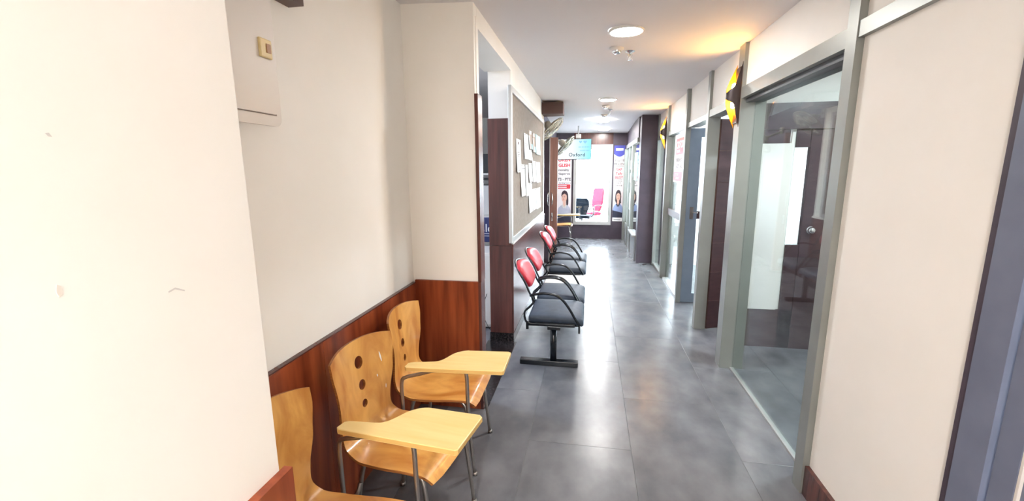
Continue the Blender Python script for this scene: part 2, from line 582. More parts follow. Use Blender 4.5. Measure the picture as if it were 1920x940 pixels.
# brown door between posts 1 and 2
sbox('wall_right_upper_2', (XR + 0.02, XR + 0.12, 3.71, 4.50, 2.15, ZT), M_WALL, 'white wall over the dark brown door')
d2 = sempty('door_2', 'dark brown grooved door standing open between grey posts')
bobj('post', (XR - 0.005, XR + 0.08, 4.50, 4.58, 0, ZT - 0.06), M_ALU, d2)
bobj('jamb', (XR + 0.08, XR + 0.11, 4.51, 4.58, 0, 2.09), M_ALU, d2)
bobj('head', (XR, XR + 0.12, 3.71, 4.50, 2.085, 2.15), M_ALU, d2)
leaf = bpy.data.objects.new('leaf', None)
C.objects.link(leaf)
leaf.parent = d2
leaf.location = (XR + 0.115, 4.49, 0.008)
leaf.rotation_euler = (0, 0, math.radians(24))
bm = nb(); box(bm, 0, 0.80, 0.004, 0.036, 0, 2.06)
obj('core', bm, M_GROOVE, leaf)
for k in range(7):
    bm = nb(); box(bm, 0.0, 0.80, 0.0, 0.04, 0.295 * k + 0.002, min(0.295 * k + 0.292, 2.06), bev=0.002)
    obj('panel', bm, M_DOORBR, leaf)
bm = nb(); tube(bm, smooth_path([(0.74, 0.0, 1.05), (0.74, -0.045, 1.05), (0.62, -0.05, 1.05)], 4), 0.008)
obj('handle', bm, M_STEEL, leaf)

# grey glazed door at post 3
sbox('wall_right_upper_3', (XR + 0.02, XR + 0.12, 4.58, 5.42, 2.13, ZT), M_WALL, 'white wall over the grey glazed door')
d3 = sempty('door_3', 'grey framed glazed door standing open at the third post')
bobj('post', (XR - 0.02, XR + 0.035, 5.42, 5.49, 0, ZT - 0.06), M_ALU, d3)
bobj('head', (XR, XR + 0.12, 4.58, 5.42, 2.075, 2.13), M_ALU, d3)
x0 = XR + 0.037
bobj('stile', (x0, x0 + 0.125, 5.425, 5.465, 0.005, 2.07), M_DOORGREY, d3)
bobj('stile', (x0 + 0.70, x0 + 0.78, 5.425, 5.465, 0.005, 2.07), M_DOORGREY, d3)
bobj('top_rail', (x0 + 0.125, x0 + 0.70, 5.425, 5.465, 1.97, 2.07), M_DOORGREY, d3)
bobj('mid_rail', (x0 + 0.125, x0 + 0.70, 5.425, 5.465, 1.03, 1.12), M_DOORBR, d3)
bobj('bottom_rail', (x0 + 0.125, x0 + 0.70, 5.425, 5.465, 0.005, 0.12), M_DOORGREY, d3)
bobj('pane', (x0 + 0.125, x0 + 0.70, 5.442, 5.448, 1.12, 1.97), M_GLASS, d3)
bobj('pane', (x0 + 0.125, x0 + 0.70, 5.442, 5.448, 0.12, 1.03), M_GLASS, d3)
bm = nb()
box(bm, x0 + 0.045, x0 + 0.085, 5.419, 5.425, 1.03, 1.17)
tube(bm, smooth_path([(x0 + 0.065, 5.425, 1.11), (x0 + 0.065, 5.385, 1.11), (x0 + 0.125, 5.38, 1.105)], 4), 0.007)
obj('handle', bm, M_STEEL, d3)

# glazing 2 with mid band, post 4, narrow glazing to the pillar
w2 = sempty('window_2', 'glass panel with a brown middle band behind the red sign')
bobj('post', (XR - 0.015, XR + 0.07, 6.70, 6.78, 0, ZT - 0.06), M_ALU, w2)
bobj('jamb', (XR + 0.07, XR + 0.10, 6.62, 6.74, 0, 2.08), M_ALU, w2)
bobj('head', (XR, XR + 0.10, 5.49, 6.70, 2.08, 2.14), M_ALU, w2)
bobj('mid_band', (XR + 0.03, XR + 0.07, 5.49, 6.62, 0.97, 1.06), M_DOORBR, w2)
bobj('sill', (XR + 0.01, XR + 0.09, 5.49, 6.62, 0, 0.03), M_SILVER, w2)
bobj('pane', (XR + 0.045, XR + 0.052, 5.49, 6.62, 0.03, 2.08), M_GLASS, w2)
sbox('wall_right_upper_4', (XR + 0.02, XR + 0.12, 5.49, 6.70, 2.14, ZT), M_WALL, 'white wall over the red sign')
w3 = sempty('window_3', 'narrow glass strip beside the plum pillar')
bobj('post', (XR - 0.005, XR + 0.05, 7.66, 7.745, 0, ZT - 0.06), M_ALU, w3)
bobj('head', (XR, XR + 0.10, 6.78, 7.66, 2.08, 2.14), M_ALU, w3)
bobj('sill', (XR + 0.01, XR + 0.09, 6.78, 7.66, 0, 0.03), M_SILVER, w3)
bobj('pane', (XR + 0.045, XR + 0.052, 6.78, 7.66, 0.03, 2.08), M_GLASS, w3)
sbox('wall_right_upper_5', (XR + 0.02, XR + 0.12, 6.78, 7.66, 2.14, ZT), M_WALL, 'white wall beside the plum pillar top')
sbox('wall_pillar', (0.818, XR + 0.04, 7.75, 8.0, 0, ZT), M_PURPLE, 'square plum pillar on the right', 0.004)

# glazing 4 between the pillar and the far wall
w4 = sempty('window_4', 'grey framed glass partition beyond the plum pillar')
XP = 0.80
bobj('post', (XP - 0.02, XP + 0.06, 8.86, 8.96, 0, 2.08), M_ALU, w4)
bobj('post', (XP - 0.02, XP + 0.06, 9.55, 9.62, 0, 2.08), M_ALU, w4)
bobj('post', (XP - 0.05, XP + 0.06, 10.38, 10.49, 0, 2.08), M_ALU, w4)
bobj('head', (XP - 0.02, XP + 0.06, 8.0, 10.49, 2.08, 2.16), M_ALU, w4)
bobj('kick_panel', (XP + 0.0, XP + 0.03, 8.0, 8.86, 0.0, 0.42), M_CONC, w4)
bobj('sill', (XP - 0.05, XP + 0.06, 8.0, 8.86, 0.42, 0.45), M_SILVER, w4)
bobj('kick_panel', (XP + 0.0, XP + 0.03, 8.96, 10.38, 0.0, 0.42), M_ALU, w4)
bobj('pane', (XP + 0.015, XP + 0.021, 8.0, 8.86, 0.45, 2.08), M_GLASS, w4)
bobj('pane', (XP + 0.015, XP + 0.021, 8.96, 10.38, 0.42, 2.08), M_GLASS, w4)
sbox('wall_right_upper_6', (XP, XP + 0.05, 8.0, YF, 2.16, ZT), M_PURPLE, 'plum wall over the far glass partition')

# side room behind glazing 1: vestibule partition with dark dado, dark door
XO = 3.6
sbox('wall_right_outer', (XO, XO + 0.1, 1.3, 4.15, 0, ZT), M_WALL, 'white outer wall of the near glazed room')
sbox('wall_right_front', (XR + 0.17, XO, 1.3, 1.4, 0, ZT), M_WALL, 'white front wall of the near glazed room')
pt = sempty('wall_partition', 'white and brown partition seen through the nearest glass')
for n, b, mm in (('white_board', (1.36, 1.66, 4.10, 4.13, 0.36, 1.815), M_WALL), ('dado', (1.25, 2.0, 4.11, 4.15, 0.0, 0.36), M_DOORBR),
                 ('beam', (1.25, XO, 4.08, 4.15, 1.93, 2.14), M_DOORBR), ('upper_wall', (1.25, XO, 4.11, 4.15, 2.14, ZT), M_WALL),
                 ('backing', (1.66, 1.69, 4.12, 4.15, 0.36, 1.93), M_WALL), ('dark_door', (1.80, 2.62, 4.105, 4.15, 0.0, 1.93), M_DOORBR), ('side_panel', (1.69, 1.80, 4.11, 4.15, 0.0, 0.95), M_DOORBR), ('side_panel', (1.69, 1.80, 4.11, 4.15, 1.78, 1.93), M_DOORBR), ('reflected_strip_pane', (1.69, 1.80, 4.125, 4.131, 0.95, 1.78), M_WINGLASS),  # glazed slot added to imitate a bright strip reflected in the glass
                 ('side_wall', (2.62, XO, 4.11, 4.15, 0.0, 1.93), M_DOORBR)):
    bobj(n, b, mm, pt)
bm = nb(); lathe(bm, [(0.0, 0.05), (0.022, 0.045), (0.03, 0.025), (0.02, 0.008), (0.032, 0.0)], 20, axis=(0, -1, 0))
obj('knob', bm, M_CHROME, pt, (1.872, 4.105, 1.083))

# room behind glazing 2
sbox('wall_right_room_back', (XR + 0.17, XO, 7.72, 7.8, 0, ZT), M_WALL, 'white back wall of the second glazed room')
ow = sempty('wall_right_outer_2', 'outer wall of the second glazed room around its window')
for b in ((XO, XO + 0.1, 4.15, 4.9, 0, ZT), (XO, XO + 0.1, 7.3, 7.8, 0, ZT), (XO, XO + 0.1, 4.9, 7.3, 0, 0.7), (XO, XO + 0.1, 4.9, 7.3, 2.2, ZT)):
    bobj('wall_section', b, M_WALL, ow)
bobj('pane', (XO + 0.05, XO + 0.056, 4.9, 7.3, 0.7, 2.2), M_WINGLASS, ow)
# room behind glazing 4
ow = sempty('wall_right_outer_3', 'outer wall of the third glazed room around its window')
for b in ((2.1, 2.2, 7.8, 8.1, 0, ZT), (2.1, 2.2, 10.2, YF, 0, ZT), (2.1, 2.2, 8.1, 10.2, 0, 0.7), (2.1, 2.2, 8.1, 10.2, 2.2, ZT)):
    bobj('wall_section', b, M_WALL, ow)
bobj('pane', (2.15, 2.156, 8.1, 10.2, 0.7, 2.2), M_WINGLASS, ow)
# balcony beyond the window
struct(bobj('floor_balcony', (-2.2, 2.2, YF + 0.15, 13.5, -0.065, -0.014), M_CONC), 'pale balcony floor outside the far window')

# brown block under the ceiling
tag(bobj('ceiling_box', (-0.695, -0.40, 6.30, 6.62, 2.385, 2.54), M_BROWNSH), 'dark brown wooden box under the ceiling past the notice board', 'box')
tag(bobj('wooden_ledge', (XA, XA + 0.065, 0.82, 1.62, 2.22, 2.31), M_BROWNSH), 'brown wooden ledge above the white electrical cabinet', 'ledge')

# brown door at far left with pull handle and lock
d4 = sempty('door_4', 'brown wooden door standing open past the notice board')
bobj('leaf', (-0.672, -0.545, 7.40, 7.44, 0.01, 2.145), M_TANWOOD, d4)
bobj('edge_strip', (-0.684, -0.672, 7.398, 7.442, 0.01, 2.145), M_SILVER, d4)
for sx, xx in ((-1, -0.690), (1, -0.645)):
    bm = nb()
    tube(bm, smooth_path([(0, 0, 1.02), (sx * 0.012, -0.035, 1.05), (sx * 0.02, -0.042, 1.13), (sx * 0.012, -0.035, 1.21), (0, 0, 1.24)], 5), 0.007)
    obj('handle', bm, M_CHROME, d4, (xx, 7.40, 0))
bm = nb(); box(bm, -0.014, 0.014, -0.008, 0, 0.76, 0.90, bev=0.004)
lathe(bm, [(0.012, 0.0), (0.012, 0.02), (0.0, 0.02)], 12, org=(0, -0.008, 0.84), axis=(0, -1, 0))
obj('lock', bm, M_CHROME, d4, (-0.632, 7.40, 0))

# ============================================================ LIGHTS
def ceiling_light(x, y, label, lamp=M_LAMP, size=0.105):
    z = zc(x, y)
    t = thing('ceiling_light', label, 'light', (x, y, z), 0, 'ceiling panel lights')
    bm = nb()
    lathe(bm, [(size + 0.014, 0.004), (size + 0.014, -0.012), (size, -0.014), (size, -0.006)], 28)
    obj('trim_ring', bm, M_BOXW, t)
    bm = nb()
    lathe(bm, [(size, -0.008), (size * 0.9, -0.012), (0.0, -0.012)], 28)
    obj('diffuser', bm, lamp, t)
    return t
ceiling_light(0.215, 3.26, 'largest glowing ceiling light, nearest the camera in the corridor')
ceiling_light(0.205, 6.20, 'second glowing ceiling light along the corridor')
ceiling_light(0.20, 8.45, 'third glowing ceiling light along the corridor')
ceiling_light(0.25, 9.80, 'farthest glowing ceiling light, against the far wall')
ceiling_light(-0.38, -1.40, 'unseen fill light added behind the camera', M_REARFILL, 0.20)  # unseen, placed and sized to brighten the column, not the near wall
ceiling_light(2.2, 3.0, 'unseen cool fill light added inside the near glazed room', M_ROOMFILL, 0.15)  # unseen, added to brighten the white surfaces behind the glass
ceiling_light(2.3, 6.2, 'unseen cool fill light added inside the second glazed room', M_ROOMFILL, 0.17)  # unseen, added so the second room shows bright through its glass
ceiling_light(-2.0, 3.15, 'unseen cool fill light added inside the room left of the corridor', M_LEFTFILL, 0.15)  # unseen, added to throw bluish light on the opening's end wall


def sconce(y, label):
    t = thing('wall_sconce', label, 'lamp', (XR - 0.006, y, 2.145), 0, 'curved two way wall lamps on the right')
    R, H, L = 0.062, 0.23, 0.022
    bm = nb()
    NZ, NT = 40, 14
    for side in (0, 1):
        rows = []
        for i in range(NZ + 1):
            z = -H + 2 * H * i / NZ
            a = min(1.0, max(0.0, (abs(z) - 0.03) / (H - 0.03)))
            e = 1 - a ** 1.15
            lim = math.asin(e if side else e * (1 - 0.42 * min(1.0, a / 0.16)))
            lim = max(lim, 0.03)
            row = []
            for k in range(NT + 1):
                th = lim * k / NT
                if side: th = PI - th
                d = Vector((-math.sin(th) * (R + L), -math.cos(th) * R, 0))
                row.append((d, z))
            rows.append(row)
        for rad, mi in ((1.0, 0), (0.965, 1)):
            vs = [[bm.verts.new((d.x * rad, d.y * rad, z)) for d, z in row] for row in rows]
            for i in range(NZ):
                for k in range(NT):
                    f = bm.faces.new((vs[i][k], vs[i][k + 1], vs[i + 1][k + 1], vs[i + 1][k]))
                    f.smooth = True
                    f.material_index = mi
    obj('shade', bm, [M_BRONZE, M_GOLD], t)
    bm = nb(); box(bm, -0.012, 0.002, -0.05, 0.05, -0.20, 0.20, bev=0.003)
    obj('back_plate', bm, M_BRONZE, t)
    bm = nb(); lathe(bm, [(0.0, -0.03), (R * 0.8, -0.026), (R * 0.8, 0.026), (0, 0.03)], 16, org=(-0.024, 0, 0))
    for v in bm.verts:
        v.co.x = min(v.co.x, -0.004)
    obj('core', bm, M_BRONZE, t)
    for s in (-1, 1):
        bm = nb()
        lathe(bm, [(0.0, -0.03), (0.015, -0.022), (0.018, 0.0), (0.015, 0.022), (0.0, 0.03)], 14, org=(-0.030, 0, s * 0.062))
        obj('bulb', bm, M_BULB, t)
    return t
sconce(3.665, 'large curved bronze wall lamp glowing amber beside the brown door')
sconce(6.86, 'small far curved bronze wall lamp glowing amber near the plum pillar')

# sprinklers and smoke detectors
def sprinkler(x, y, label):
    t = thing('fire_sprinkler', label, 'sprinkler', (x, y, zc(x, y)), 0, 'ceiling sprinklers')
    bm = nb(); lathe(bm, [(0.042, 0.0), (0.038, -0.006), (0.014, -0.014), (0.012, -0.02), (0, -0.02)], 20)
    obj('escutcheon', bm, M_CHROME, t)
    bm = nb()
    for s in (-1, 1):
        tube(bm, smooth_path([(s * 0.006, 0, -0.018), (s * 0.016, 0, -0.032), (s * 0.004, 0, -0.06)], 4), 0.003, 6)
    tube(bm, [(0, 0, -0.018), (0, 0, -0.062)], 0.0035, 6)
    obj('frame', bm, M_CHROME, t)
    bm = nb(); lathe(bm, [(0.0, -0.062), (0.022, -0.064), (0.022, -0.067), (0.0, -0.067)], 14)
    obj('deflector', bm, M_CHROME, t)
def detector(x, y, label):
    t = thing('smoke_detector', label, 'detector', (x, y, zc(x, y)), 0, 'ceiling smoke detectors')
    bm = nb(); lathe(bm, [(0.055, 0.0), (0.055, -0.012), (0.046, -0.02), (0.0, -0.02)], 24)
    obj('base', bm, M_BOXW, t)
    bm = nb(); lathe(bm, [(0.034, -0.02), (0.034, -0.034), (0.026, -0.042), (0.0, -0.044)], 24)
    obj('chamber', bm, M_CHROME, t)
detector(0.175, 3.70, 'round white smoke detector just past the nearest ceiling light')
sprinkler(0.285, 3.80, 'chrome fire sprinkler just past the nearest ceiling light')
detector(0.19, 6.75, 'small smoke detector just past the second ceiling light')
sprinkler(0.265, 7.1, 'small chrome sprinkler just past the second ceiling light')
detector(0.195, 7.6, 'tiny smoke detector before the third ceiling light')

# ============================================================ TABLET CHAIRS
PROF = [(0.245, 0.392), (0.232, 0.415), (0.20, 0.430), (0.10, 0.428), (0.0, 0.418), (-0.10, 0.412), (-0.165, 0.420), (-0.205, 0.445),
        (-0.222, 0.49), (-0.228, 0.55), (-0.236, 0.64), (-0.247, 0.74), (-0.262, 0.855)]
_raw = [Vector((x, 0, z)) for x, z in PROF]
_len = [0.0]
for a, b in zip(_raw, _raw[1:]):
    _len.append(_len[-1] + (b - a).length)
PP = []
for k in range(161):
    d_ = _len[-1] * k / 160
    for i in range(len(_raw) - 1):
        if d_ <= _len[i + 1] + 1e-9:
            PP.append(_raw[i].lerp(_raw[i + 1], (d_ - _len[i]) / (_len[i + 1] - _len[i])))
            break
for _ in range(30):                      # relax the profile into one fair curve
    PP = [PP[0]] + [(PP[i - 1] + 2 * PP[i] + PP[i + 1]) / 4 for i in range(1, 160)] + [PP[160]]
SL = [0.0]
for a, b in zip(PP, PP[1:]):
    SL.append(SL[-1] + (b - a).length)
LT = SL[-1]
def prof_at(s):
    s = max(0.0, min(LT, s))
    for i in range(len(SL) - 1):
        if s <= SL[i + 1] + 1e-9:
            t = (s - SL[i]) / max(1e-9, SL[i + 1] - SL[i])
            p = PP[i].lerp(PP[i + 1], t)
            d0 = (PP[min(i + 1, 160)] - PP[max(i - 1, 0)]).normalized()
            d1 = (PP[min(i + 2, 160)] - PP[i]).normalized()
            return p, d0.lerp(d1, t).normalized()
    return PP[-1], (PP[-1] - PP[-2]).normalized()
WID = [(0.0, 0.205), (0.05, 0.212), (0.22, 0.212), (0.36, 0.205), (0.44, 0.186), (0.50, 0.172), (0.58, 0.174), (0.70, 0.192), (0.80, 0.208), (2.0, 0.215)]
def wid(s):
    for (a, wa), (b, wb) in zip(WID, WID[1:]):
        if s <= b:
            t = (s - a) / (b - a)
            t = t * t * (3 - 2 * t) * 0.5 + t * 0.5
            return wa + (wb - wa) * t
    return WID[-1][1]

def shell_map(s, y, off):
    p, d = prof_at(s)
    n = Vector((d.z, 0, -d.x))
    bk = max(0.0, min(1.0, (s - 0.44) / 0.26))
    bk = bk * bk * (3 - 2 * bk)
    st = max(0.0, min(1.0, (0.34 - s) / 0.26))
    st = st * st * (3 - 2 * st)
    q = p + n * (off + bk * 0.045 * (y / 0.21) ** 2 - st * 0.008 * (1 - (y / 0.21) ** 2))
    return Vector((q.x, y, q.z))

def plywood_shell():
    pts, edges, n0 = [], [], 0
    out = []
    N = 44
    s_top = LT - 0.03
    for i in range(N + 1):
        s = 0.012 + (s_top - 0.012) * i / N
        out.append((s, wid(s)))
    wt = wid(s_top)
    for k in range(1, 12):                       # domed top edge with rounded corners
        u = 1 - 2 * k / 12
        out.append((s_top + 0.03 * (1 - abs(u) ** 2.4), wt * u))
    for i in range(N, -1, -1):
        s = 0.012 + (s_top - 0.012) * i / N
        out.append((s, -wid(s)))
    for k in range(1, 6):
        u = -1 + 2 * k / 6
        out.append((0.012 - 0.012 * (1 - abs(u) ** 4), 0.205 * u))
    holes = [(LT - 0.105, 0.029), (LT - 0.212, 0.024), (LT - 0.302, 0.019)]
    P = [Vector(p) for p in out]
    E = [(i, (i + 1) % len(P)) for i in range(len(P))]
    for hs, hr in holes:
        b = len(P)
        for k in range(20):
            P.append(Vector((hs + hr * math.cos(2 * PI * k / 20), hr * 0.92 * math.sin(2 * PI * k / 20))))
        E += [(b + k, b + (k + 1) % 20) for k in range(20)]
    nout = len(P)
    s = 0.02
    while s < LT - 0.01:
        for k in range(-7, 8):
            y = k * 0.0275
            if abs(y) < wid(min(s, s_top)) - 0.006 and (s < s_top - 0.006 or abs(y) < 0.12):
                if all((s - hs) ** 2 + y * y > (hr + 0.005) ** 2 for hs, hr in holes):
                    P.append(Vector((s, y)))
        s += 0.016
    V, _, F, *_r = delaunay_2d_cdt([Vector((p[0], p[1])) for p in P], E, [], 1, 1e-6)
    def inside(c):
        n = False
        j = len(out) - 1
        for i in range(len(out)):
            (xi, yi), (xj, yj) = out[i], out[j]
            if (yi > c[1]) != (yj > c[1]) and c[0] < (xj - xi) * (c[1] - yi) / (yj - yi) + xi:
                n = not n
            j = i
        return n
    bm = nb()
    top = [bm.verts.new(shell_map(v[0], v[1], 0.006)) for v in V]
    bot = [bm.verts.new(shell_map(v[0], v[1], -0.006)) for v in V]
    cnt = {}
    for f in F:
        c = sum((Vector(V[i]) for i in f), Vector((0, 0))) / len(f)
        if not inside(c): continue
        if any((c[0] - hs) ** 2 + (c[1] / 0.92) ** 2 < (hr * 0.985) ** 2 for hs, hr in holes): continue
        a = bm.faces.new([top[i] for i in f]); a.smooth = True
        b = bm.faces.new([bot[i] for i in reversed(f)]); b.smooth = True
        for k in range(len(f)):
            e = (f[k], f[(k + 1) % len(f)])
            cnt[e] = 1
    for (a, b) in cnt:
        if (b, a) not in cnt:
            f = bm.faces.new((top[b], top[a], bot[a], bot[b]))
            f.material_index = 1
            for e in f.edges: e.smooth = False
    bmesh.ops.delete(bm, geom=[v for v in bm.verts if not v.link_faces], context='VERTS')
    return bm

def tablet_outline():
    o = [(-0.068, -0.342), (0.398, -0.342), (0.408, -0.334), (0.419, -0.125), (0.405, -0.112), (0.20, -0.116)]
    s = smooth_path([(0.20, -0.116, 0), (0.165, -0.128, 0), (0.127, -0.163, 0), (0.098, -0.222, 0), (0.078, -0.252, 0), (0.045, -0.268, 0), (-0.06, -0.284, 0)], 5)
    o += [(p.x, p.y) for p in s[1:]]
    o += [(-0.074, -0.294), (-0.078, -0.332)]
    c, n = math.cos(math.radians(3)), math.sin(math.radians(3))
    return [(0.2 + (x - 0.2) * c - (y + 0.24) * n, -0.24 + (x - 0.2) * n + (y + 0.24) * c) for x, y in o]

def tablet_chair(label):
    t = thing('tablet_chair', label, 'chair', (0, 0, 0), 0, 'wooden tablet arm chairs in the alcove')
    obj('shell', plywood_shell(), [M_PLYWOOD, M_PLYEDGE], t)
    bm = nb()
    ol = tablet_outline()
    fn = lambda u, v, z: (u, v, z)
    prism(bm, ol, fn, 0.650, 0.672, 0, 1)
    es = [e for e in bm.edges if abs(e.verts[0].co.z - e.verts[1].co.z) < 1e-5]
    bmesh.ops.bevel(bm, geom=es, offset=0.003, segments=2, profile=0.5, affect='EDGES')
    obj('writing_tablet', bm, [M_TABLET, M_TABEDGE], t)
    r = 0.0095
    for s in (-1, 1):
        bm = nb(); tube(bm, smooth_path([(0.13, s * 0.165, 0.408), (0.165, s * 0.175, 0.40), (0.19, s * 0.185, 0.33), (0.225, s * 0.195, 0.008)], 5), r)
        o = obj('leg', bm, M_STEEL, t)
        bm = nb(); lathe(bm, [(0.0, 0.0), (0.014, 0.0), (0.013, 0.016), (0.0, 0.018)], 12, org=(0.226, s * 0.195, 0))
        obj('foot_cap', bm, M_STEEL, o)
        bm = nb(); tube(bm, smooth_path([(-0.06, s * 0.15, 0.402), (-0.10, s * 0.16, 0.395), (-0.125, s * 0.17, 0.33), (-0.175, s * 0.19, 0.008)], 5), r)
        o = obj('leg', bm, M_STEEL, t)
        bm = nb(); lathe(bm, [(0.0, 0.0), (0.014, 0.0), (0.013, 0.016), (0.0, 0.018)], 12, org=(-0.176, s * 0.19, 0))
        obj('foot_cap', bm, M_STEEL, o)
    bm = nb()
    for s in (-1, 1):
        tube(bm, smooth_path([(0.14, s * 0.165, 0.405), (0.0, s * 0.155, 0.396), (-0.07, s * 0.15, 0.402)], 4), r)
    for x in (0.13, -0.06):
        tube(bm, [(x, -0.165, 0.402), (x, 0.165, 0.402)], r)
    obj('seat_frame', bm, M_STEEL, t)
    # rear tablet support: drops from the tablet, sweeps under and joins the rear leg
    bm = nb(); tube(bm, smooth_path([(0.12, -0.30, 0.640), (0.06, -0.30, 0.636), (-0.02, -0.30, 0.612), (-0.085, -0.30, 0.592), (-0.112, -0.30, 0.565), (-0.115, -0.298, 0.45), (-0.117, -0.292, 0.32), (-0.119, -0.275, 0.278), (-0.122, -0.235, 0.266), (-0.126, -0.20, 0.276), (-0.130, -0.18, 0.30)], 6), r)
    obj('tablet_support', bm, M_STEEL, t)
    bm = nb(); tube(bm, smooth_path([(0.10, -0.30, 0.640), (0.20, -0.30, 0.640), (0.222, -0.30, 0.625), (0.225, -0.298, 0.50), (0.227, -0.292, 0.30), (0.225, -0.275, 0.265), (0.215, -0.235, 0.258), (0.203, -0.205, 0.275), (0.197, -0.19, 0.295)], 6), r)
    obj('tablet_support', bm, M_STEEL, t)
    bm = nb(); box(bm, 0.07, 0.21, -0.32, -0.25, 0.640, 0.650)
    obj('mounting_plate', bm, M_STEEL, t)
    return t

chair2 = tablet_chair('honey plywood tablet chair in the middle of the alcove row')
chair2.location = (-0.777, 1.66, 0)
chair2.rotation_euler = (0, 0, math.radians(-9))
chair3 = copy_tree(chair2)
def scuff(chair, y, back, length, width, tilt):
    bm = nb()
    rows = []
    for k in range(5):
        u = k / 4
        wv = width * math.sin(PI * (0.12 + 0.76 * u))
        s_ = LT - back - length * u
        yy = y + tilt * u
        rows.append([bm.verts.new(shell_map(s_, yy - wv, 0.0066)), bm.verts.new(shell_map(s_, yy + wv, 0.0066))])
    for a, b in zip(rows, rows[1:]):
        bm.faces.new((a[0], a[1], b[1], b[0]))
    obj('scuff', bm, M_PAPER, chair, norm=False)
chair3['label'] = 'farthest honey plywood tablet chair, beside the wood clad column'
chair3.location = (-0.80, 2.20, 0)
chair3.rotation_euler = (0, 0, math.radians(1))
chair1 = copy_tree(chair2)
chair1['label'] = 'nearest plywood tablet chair, cut off by the left wall'
chair1.location = (-0.80, 1.09, 0)
chair1.rotation_euler = (0, 0, math.radians(-5))
chair4 = copy_tree(chair2)
scuff(chair2, 0.128, 0.105, 0.05, 0.004, 0.006)
scuff(chair2, 0.098, 0.205, 0.014, 0.003, 0.002)
scuff(chair2, 0.145, 0.275, 0.022, 0.003, 0.0)
scuff(chair1, 0.02, 0.21, 0.02, 0.004, -0.03)
chair4['label'] = 'pale tablet chair far away in front of the end window'
chair4['group'] = 'tablet chair at the far end'
chair4.location = (-0.62, 9.75, 0)
chair4.rotation_euler = (0, 0, math.radians(0))

